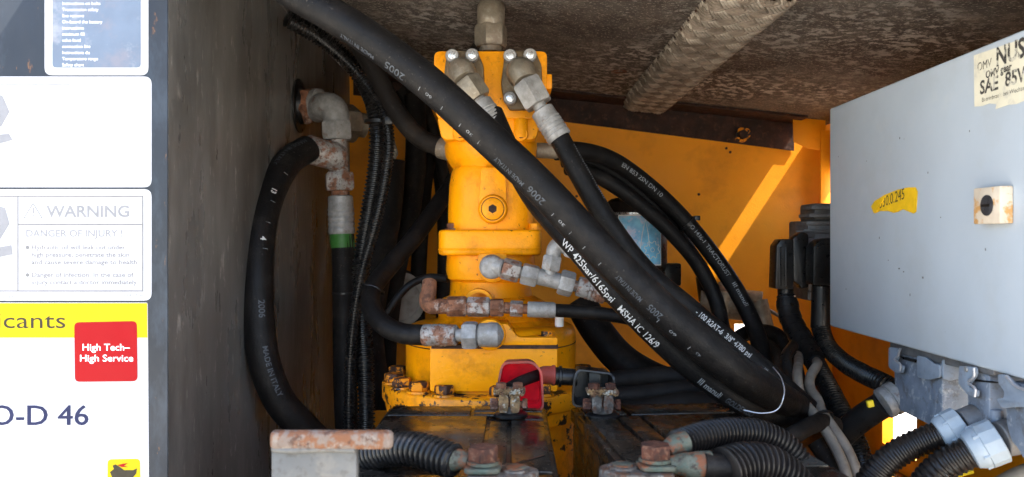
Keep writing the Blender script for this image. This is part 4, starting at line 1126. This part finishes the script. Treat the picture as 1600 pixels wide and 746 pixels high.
# ---- near clamps and conduits in the foreground
def near_clamp(label, bx, by, D, flip):
    t = thing('terminal_clamp', label, 'clamp', P(bx, 760, D), 'battery terminal clamps')
    k = D / F; c = P(bx, by, D); s = flip
    def Q(a, b, d=0.0): return c + V((s * a * k, d, -b * k))
    top = [Q(-26, 24, -.024), Q(28, 24, -.026), Q(60, 24, -.022), Q(86, 24, -.006), Q(88, 24, .012), Q(60, 24, .028), Q(-20, 24, .020)]
    part('body', extrude(rounded(top, .008, 4), -ZAX, .034, .003), m_lead, t)
    part('post_ring', lathe([(0, 24 * k), (3 * k, 23 * k), (3.5 * k, 19 * k)], Q(50, 24, .004), ZAX, 28), m_lead, t)
    part('post', lathe([(0, 17 * k), (5 * k, 16.5 * k), (6 * k, 15 * k)], Q(50, 24, .004), ZAX, 28), m_lug, t)
    part('lug_plate', extrude(rounded([Q(-30, 14, -.020), Q(26, 14, -.020), Q(30, 14, .012), Q(-26, 14, .020)], .008, 4), -ZAX, 8 * k, .0015), m_lug, t)
    part('washer', lathe([(0, 26 * k), (5 * k, 26 * k)], Q(0, 12), ZAX, 28), m_lug, t)
    part('bolt', hexn(Q(0, 8), Q(0, -14), 25 * k, phase=.4, ch=.06), m_rustbolt, t)
    return t, Q
nc, Q = near_clamp('oxidised clamp with rusty bolt nearest the grey bracket', 755, 712, 0.86, 1)
part('cable_lug', tube([Q(-22, 12, .004), Q(-34, 10, .008), Q(-46, 10, .010), Q(-62, 8, .012)], [.008, .011, .013, .013], 18, .004), m_lug, nc)
hose('corrugated_conduit', 'ribbed black conduit ending at the clamp beside the grey bracket', 'conduit', PS((500, 735, 1.00), (540, 722, .97), (585, 708, .94), (645, 702, .90), (712, 722, .868)), px(27, .90), m_conduit, corr=True, pitch=.0072, depth=.17, seg=26)
nc, Q = near_clamp('oxidised clamp with rusty bolt in front of the two brown ribbed conduits', 1024, 708, 0.86, -1)
part('cable_lug', tube([Q(-20, 2, .010), Q(-30, -4, .016), Q(-40, -6, .02), Q(-55, -8, .024)], [.008, .0105, .0125, .0125], 18, .004), m_lug, nc)
part('cable_lug', tube([Q(-20, 17, -.004), Q(-44, 17, -.002), Q(-56, 19, -.002), Q(-86, 20, .0)], [.009, .012, .0155, .0155], 18, .004), m_lug, nc)
hose('corrugated_conduit', 'upper brown ribbed conduit curving away from the right near clamp', 'conduit', PS((1056, 696, .895), (1095, 682, .92), (1140, 674, .945), (1190, 678, .965), (1230, 700, .97), (1258, 738, .965), (1275, 790, .95)), px(22, .93), m_conduit_brown, corr=True, pitch=.0060, depth=.17, seg=24)
h, path = hose('corrugated_conduit', 'lower thick brown ribbed conduit curving down at the bottom edge', 'conduit', PS((1132, 735, .858), (1165, 726, .87), (1205, 732, .88), (1240, 760, .885), (1260, 800, .88)), px(35, .87), m_conduit_brown, corr=True, pitch=.0064, depth=.15, seg=28)
part('cable_end', tube(PS((1098, 728, .855), (1120, 730, .857), (1150, 730, .862)), px(20, .857), 20, .006), m_rubber, h)

# ---- grey bracket with rusty bar
D = .72
gb = thing('steel_bracket', 'grey galvanised plate with a rusty bar on top in the foreground', 'bracket', P(490, 900, D))
part('plate', extrude(rounded([P(424, 694, D), P(557, 694, D), P(557, 900, D), P(424, 900, D)], .002, 2), YAX, .012, .0012), m_bracket, gb)
part('bar', box(P(420, 675, D - .006), P(616, 699, D + .006), .0045, seg=3), m_bracket_rust, gb)
part('weld_bead', tube([P(426, 701, D - .001), P(460, 703, D - .002), P(500, 701, D - .001), P(555, 702, D - .001)], .0035, 10, .004), m_bracket, gb)

# ================================================================== control cabinet on the right wall
CX = 0.585
cab = thing('control_cabinet', 'light grey metal control cabinet on the right wall', 'cabinet', (0.68, 1.1, zc(-0.161)))
part('body', box((CX + .012, .50, zc(-0.158)), (RX - .002, 1.476, zc(0.236)), .004), m_cab, cab)
part('door', box((CX, .50, zc(-0.1615)), (CX + .0115, 1.481, zc(0.2395)), .004, seg=3), m_cab, cab)
def CP(x, y, off=0.0):
    X = CX - off
    D = X * F / (x - 800)
    return V((X, D, (373 - y) / F * D + CZ))
UC = V((0, -1, 0))
# lock
lk0, lk1 = CP(1541, 292), CP(1585, 350)
ka = CP(1541, 321); kb = CP(1584, 321)
zt, zb = CP(1560, 293).z, CP(1560, 350).z
lk = part('lock', box((CX - .016, kb.y, zb), (CX - .0003, ka.y, zt), .0015), m_lockplate, cab)
kc = V((CX - .0163, (ka.y + kb.y) / 2 - .002, (zt + zb) / 2))
cr_ = part('lock_core', lathe([(0, .0125), (.001, .0125), (.0015, .011)], kc, V((-1, 0, 0)), 24), m_lockcore, cab)
part('key_slot', box(kc + V((-.0024, -.008, -.0015)), kc + V((-.0016, .008, .0015)), 0), m_plastic, cr_)
# torn yellow tape with handwriting
tp = [(1362, 323), (1368, 314), (1382, 305), (1402, 297), (1420, 293), (1431, 293), (1434, 300), (1432, 331), (1428, 334), (1418, 330), (1411, 327), (1404, 331), (1397, 333), (1388, 330), (1376, 330), (1367, 334)]
yt = thing('yellow_tape', 'torn yellow tape with handwritten digits on the cabinet door', 'tape', CP(1400, 333))
part('tape', extrude([CP(a, b, .0004) for a, b in tp], V((-1, 0, 0)), .0006), m_tape, yt)
part('folded_edge', extrude([CP(a, b, .0012) for a, b in ((1362, 323), (1368, 314), (1384, 306), (1378, 318), (1370, 331), (1366, 333))], V((-1, 0, 0)), .0012), m_tape, yt)
w0 = CP(1374, 326, .0013)
part('lettering', flat_text('530.0.245', w0, (V((0, -1, 0)) + V((0, 0, .14))).normalized(), ZAX, .0165, .082), m_ink, yt, smooth=0)
# old oil sticker
st = thing('oil_sticker', 'yellowed torn oil sticker with rubbed black letters on the cabinet', 'sticker', CP(1560, 168))
op = [(1522, 87), (1600, 60), (1640, 46), (1660, 50), (1660, 160), (1600, 158), (1588, 163), (1576, 164), (1556, 171), (1557, 163), (1546, 162), (1535, 166), (1523, 167)]
part('backing', extrude([CP(a, b, .0003) for a, b in op], V((-1, 0, 0)), .0004), m_old_sticker, st)
def cw(s, x, y, h, w, bold=0.0):
    part('lettering', flat_text(s, CP(x, y, .0009), UC, ZAX, h, w, bold), m_old_print, st, smooth=0)
cw('OMV', 1527, 112, .0105, .030)
cw('NUSS', 1556, 104, .022, .068, .03)
cw('OMV gear', 1540, 123, .0090, .052, .03)
cw('SAE  85W', 1531, 148, .0165, .100, .025)
cw('Betriebszeit bei Wechsel', 1534, 160, .0052, .085)
# dust specks, chips on the door
for (a, b, w, h_) in ((1406, 216, 1.2, 1.8), (1298, 300, 1, 2), (1374, 372, 1, 2), (1388, 407, 1.2, 1), (1405, 420, 2.5, 1.2), (1412, 425, 2, 1), (1442, 434, 2.2, 1.6), (1422, 461, 1, 2.2), (1450, 270, 1, 1.5), (1540, 390, 1, 1.8), (1322, 452, 1.4, 1), (1310, 245, .8, 1.2), (1470, 340, 1, 1), (1515, 205, 1, 1.4), (1354, 252, .8, 1.0)):
    c = CP(a, b, .0002)
    part('paint_chip', extrude([c + V((0, -w * .0010, -h_ * .0008)), c + V((0, w * .0009, -h_ * .001)), c + V((0, w * .0012, h_ * .0007)), c + V((0, -w * .0007, h_ * .001))], V((-1, 0, 0)), .0002), m_sign_grey, cab)

# ---- plug hoods under the cabinet
def HP(x, y, X):
    D = X * F / (x - 800)
    return V((X, D, (373 - y) / F * D + CZ))
m_lever = M('grey_lever_plastic', (0.24, 0.28, 0.335), 0.42, var=.1, vs=30, layers=[((0.16, 0.15, 0.14), 40, .56, .75, .6)])
def hood(label, outline, X, depth):
    t = thing('plug_hood', label, 'plug', HP(outline[0][0], outline[0][1], X), 'plugs under the cabinet')
    part('housing', extrude(rounded([HP(a, b, X) for a, b in outline], .006, 3), XAX, depth, .004, seg=3), m_hood, t)
    return t
def lever(t, pts_, X, th=.0035):
    X -= .006
    part('locking_lever', extrude(rounded([HP(a, b, X) for a, b in pts_], .004, 3), XAX, th, .001), m_lever, t)
def clip(t, pts_, X, r=.0018):
    X -= .007
    part('wire_clip', tube([HP(a, b, X) for a, b in pts_], r, 8, .003), m_wire, t)
h1 = hood('large grey plug hood with a clear cable gland, farthest under the cabinet', [(1396, 548), (1472, 566), (1472, 640), (1466, 664), (1456, 666), (1432, 654), (1404, 640), (1398, 606)], .608, .060)
part('base_frame', extrude(rounded([HP(a, b, .604) for a, b in ((1390, 533), (1506, 560), (1506, 577), (1390, 550))], .003, 2), XAX, .062, .002), m_ecu, h1)
part('gasket', extrude([HP(a, b, .6034) for a, b in ((1404, 556), (1434, 563), (1430, 567), (1412, 562))], XAX, .003), m_plastic, h1)
lever(h1, ((1388, 543), (1402, 544), (1403, 560), (1399, 566), (1411, 572), (1409, 583), (1398, 582), (1388, 574)), .602)
part('locking_lever', extrude(rounded([P(a, b, 1.122) for a, b in ((1473, 562), (1486, 563), (1494, 570), (1524, 573), (1528, 590), (1514, 597), (1498, 592), (1486, 596), (1473, 592))], .004, 3), YAX, .004, .001), m_lever, h1)
lever(h1, ((1432, 556), (1446, 558), (1458, 568), (1468, 570), (1468, 590), (1450, 594), (1433, 590)), .604)
clip(h1, ((1407, 545), (1403, 556), (1398, 562), (1407, 570), (1406, 580)), .6005)
part('rivet', lathe([(0, .005), (.002, .0035)], HP(1437, 577, .602), V((-1, 0, 0)), 12), m_zinc, h1)
part('raised_rib', extrude(rounded([HP(a, b, .6072) for a, b in ((1456, 594), (1466, 594), (1460, 655), (1452, 650))], .002, 2), XAX, .006, .001), m_hood, h1)
h2 = hood('middle grey plug hood above the white cable glands', [(1512, 578), (1546, 586), (1546, 656), (1540, 664), (1520, 655), (1512, 640)], .592, .070)
part('base_frame', extrude(rounded([HP(a, b,   .589) for a, b in ((1500, 558), (1552, 570), (1552, 588), (1500, 576))], .003, 2), XAX, .062, .002), m_ecu, h2)
lever(h2, ((1498, 572), (1524, 574), (1525, 586), (1517, 597), (1512, 604), (1527, 610), (1526, 621), (1512, 618), (1497, 600)), .587)
clip(h2, ((1522, 575), (1522, 588), (1513, 598), (1524, 608), (1523, 620)), .586)
part('rivet', lathe([(0, .004), (.002, .003)], HP(1510, 577, .5805), V((-1, 0, 0)), 12), m_zinc, h2)
part('gasket', extrude([HP(a, b,   .5915) for a, b in ((1519, 592), (1556, 597), (1556, 599), (1519, 596))], XAX, .003), m_plastic, h2)
part('spigot', cyl(HP(1556, 640, .60), HP(1555, 668, .60), px(9, .98), ch=.001), m_hood, h2)
h3 = hood('near grey plug hood at the right picture edge', [(1572, 594), (1640, 612), (1640, 700), (1600, 720), (1590, 700), (1580, 690), (1572, 660)], .590, .070)
lever(h3, ((1558, 585), (1572, 586), (1585, 600), (1600, 612), (1640, 622), (1640, 640), (1590, 636), (1565, 638), (1556, 624), (1568, 622), (1569, 612), (1560, 600)), .587)
part('rivet', lathe([(0, .004), (.002, .003)], HP(1565, 592, .587), V((-1, 0, 0)), 12), m_zinc, h3)
clip(h3, ((1572, 588), (1588, 604), (1606, 610)), .5855)

# ---- white cable glands with ribbed conduits
def gland(label, a, b, c_, r, D0):
    t = thing('cable_gland', label, 'cable gland', a, 'white cable glands')
    ax = (b - a); L = ax.length
    part('cap', lathe([(0, r * .74), (L * .05, r * .88), (L * .25, r * 1.0), (L * .42, r * 1.02), (L * .44, r * 1.0)], a, ax, 32), m_gland, t)
    part('hex_body', lathe([(L * .42, r * 1.02), (L * .45, r * 1.09), (L * .97, r * 1.09), (L, r * 1.02)], a, ax, 12, phase=.2), m_gland, t, smooth=20)
    for k in range(6):
        q = k * PI / 3 + .25
        u, w, n_ = frame_of(ax)
        d = u * math.cos(q) + w * math.sin(q)
        p0 = a + ax * .26 + d * r * .99
        part('grip_rib', tube([p0, p0 + ax * .36], r * .09, 8, .005), m_gland, t)
    part('collar', cyl(b, c_, r * .86, r * .90, ch=.001), m_ecu, t)
    return t
gland('white cable gland on the farther ribbed conduit', P(1466, 681, 1.035), P(1503, 664, 1.03), P(1528, 655, 1.03), px(27, 1.035), 0)
gland('white cable gland on the nearer ribbed conduit', P(1513, 706, .99), P(1562, 687, .98), P(1592, 680, .98), px(32, .99), 0)
hose('corrugated_conduit', 'ribbed conduit running into the farther white gland', 'conduit', PS((1330, 800, 1.06), (1362, 748, 1.055), (1392, 716, 1.05), (1428, 695, 1.045), (1474, 678, 1.034)), px(22, 1.045), m_conduit_brown, corr=True, pitch=.0072, depth=.09, seg=24)
hose('corrugated_conduit', 'ribbed conduit running into the nearer white gland', 'conduit', PS((1420, 810, 1.03), (1442, 765, 1.02), (1472, 730, 1.005), (1518, 705, .99)), px(25, 1.0), m_conduit_brown, corr=True, pitch=.0072, depth=.09, seg=24)
t = thing('cable_gland', 'clear plastic gland on the side of the large plug hood', 'cable gland', P(1378, 628, 1.30))
ga, gb_ = P(1377, 633, 1.285), P(1402, 620, 1.285)
part('cap', lathe([(0, .018), (.003, .0245), (.012, .0255), (.013, .023), (.016, .023), (.017, .026), (.030, .026)], ga, gb_ - ga, 28), m_zinc, t)
h, path = hose('cable_sleeve', 'black taped cable sleeve with yellow tag leading to the clear gland', 'sleeve', PS((1300, 700, 1.36), (1318, 678, 1.34), (1345, 655, 1.315), (1380, 632, 1.287)), px(20, 1.31), m_plastic, seg=20)
part('yellow_tag', box(P(1353, 625, 1.282), P(1366, 637, 1.275), .001, rot=Matrix.Rotation(R(-12), 3, 'Y')), m_tag, h)
hose('corrugated_conduit', 'ribbed black conduit sagging from the second plug to the hood', 'conduit', PS((1282, 512, 1.62), (1292, 540, 1.58), (1318, 566, 1.52), (1350, 585, 1.45), (1385, 602, 1.38), (1420, 625, 1.36)), px(15, 1.5), m_conduit, corr=True, pitch=.0062, seg=20)

# ---- aluminium control unit with two black plugs behind the cabinet
ec = thing('control_unit', 'cast aluminium control unit behind the far edge of the cabinet', 'control unit', P(1275, 460, 1.75))
part('housing', box(P(1262, 345, 1.74), (RX - .002, 1.86, P(1262, 470, 1.74).z), .004), m_ecu, ec)
part('upper_housing', box(P(1272, 318, 1.76), (RX - .002, 1.85, P(1262, 346, 1.75).z), .006), m_ecu, ec)
for y in (322, 334, 346, 358):
    part('cooling_fin', box(P(1256 + (358 - y) * .35, y, 1.735), P(1290, y + 7, 1.80), .0015), m_ecu, ec)
part('lug', box(P(1245, 360, 1.735), P(1270, 372, 1.75), .003), m_ecu, ec)
part('foot', box(P(1262, 455, 1.735), P(1272, 468, 1.745), .002), m_ecu, ec)
def plug(label, o, D):
    t = thing('plug_connector', label, 'plug', P(o[0][0], o[0][1], D), 'black plugs on the control unit')
    part('shell', extrude(rounded([P(a, b, D) for a, b in o], .004, 3), YAX, .045, .004, seg=2), m_plastic, t)
    return t
p1 = plug('large black plug on the left side of the aluminium control unit', ((1214, 384), (1222, 374), (1240, 374), (1240, 452), (1212, 452)), 1.655)
part('wing', extrude(rounded([P(a, b, 1.668) for a, b in ((1239, 372), (1254, 362), (1264, 366), (1264, 450), (1252, 452), (1250, 446), (1240, 440))], .004, 3), YAX, .03, .003), m_plastic, p1)
for x in (1219, 1229):
    part('ridge', box(P(x - 2, 386, 1.654), P(x + 1, 448, 1.660), .001), m_plastic, p1)
part('cable_boot', cyl(P(1227, 450, 1.675), P(1228, 468, 1.675), px(12, 1.675), ch=.001), m_plastic, p1)
p2 = plug('second black plug tucked against the cabinet edge', ((1272, 386), (1284, 374), (1300, 372), (1300, 446), (1271, 446)), 1.60)
part('cable_boot', cyl(P(1284, 446, 1.62), P(1282, 514, 1.62), px(15, 1.62), ch=.002), m_plastic, p2)
hose('corrugated_conduit', 'ribbed conduit running down from the large black plug', 'conduit', PS((1228, 462, 1.675), (1232, 492, 1.66), (1250, 528, 1.62), (1276, 572, 1.54), (1302, 622, 1.46), (1330, 676, 1.40), (1352, 740, 1.36), (1362, 800, 1.34)), px(15.5, 1.55), m_conduit, corr=True, pitch=.0056, seg=20)
h, path = hose('cable_sleeve', 'taped black sleeve around the top of the plug conduit', 'sleeve', PS((1229, 470, 1.655), (1236, 500, 1.635), (1256, 536, 1.59), (1272, 562, 1.545)), px(16.5, 1.62), m_plastic)
for i in range(6):
    part('tape_wrap', ring(along(path, .1 + i * .15), along(path, min(1, .16 + i * .15)) - along(path, .1 + i * .15), px(16.6, 1.62), .010, .0012), m_plastic, h)
# loose cables
for pp, r_, mm, lab in (
    (PS((1236, 520, 1.85), (1246, 545, 1.66), (1248, 566, 1.48), (1246, 590, 1.38), (1252, 622, 1.34), (1272, 648, 1.30), (1300, 690, 1.26), (1322, 740, 1.22), (1330, 800, 1.2)), 7, m_beige, 'left beige cable of the tied pair'),
    (PS((1258, 540, 1.80), (1270, 556, 1.66), (1276, 566, 1.52), (1276, 572, 1.44), (1266, 590, 1.41), (1266, 606, 1.385), (1278, 626, 1.35), (1284, 644, 1.315), (1298, 664, 1.285), (1325, 705, 1.25), (1345, 760, 1.22), (1352, 810, 1.2)), 7, m_beige, 'right beige cable of the tied pair'),
    (PS((1240, 540, 1.50), (1228, 560, 1.46), (1236, 590, 1.42), (1262, 622, 1.38), (1290, 664, 1.36), (1320, 720, 1.34), (1340, 800, 1.32)), 9, m_plastic, 'black cable looping beside the beige pair'),
    (PS((1222, 690, 1.3), (1262, 640, 1.42), (1300, 650, 1.46), (1330, 690, 1.44), (1352, 760, 1.4)), 12, m_rubber_dust, 'thick black cable behind the beige pair'),
    (PS((1275, 690, 1.30), (1300, 730, 1.28), (1312, 790, 1.26)), 15, m_rubber_dust, 'thick black cable at the bottom below the beige pair')):
    solo('cable', tube(pp, px(r_, pp[2].y), 14, .008), mm, lab, 'cable', pp[0])
t = solo('cable_tie', ring(P(1285, 656, 1.29), P(1300, 682, 1.26) - P(1272, 640, 1.31), px(17, 1.29), .005, .002), m_plastic, 'black cable tie holding the beige cable pair', 'cable tie', P(1285, 656, 1.29))
solo('pipe', tube(PS((1500, 790, 1.02), (1550, 770, 1.01), (1600, 745, 1.0), (1650, 730, 1.0)), px(18, 1.0), 18, .01), m_beige, 'pale pipe in the bottom right corner', 'pipe', P(1550, 770, 1.0))
solo('yellow_wire', tube(PS((1480, 760, 1.1), (1500, 742, 1.09), (1520, 736, 1.08)), px(4, 1.09), 8, .006), m_tag, 'short yellow wire below the white glands', 'wire', P(1500, 742, 1.09))
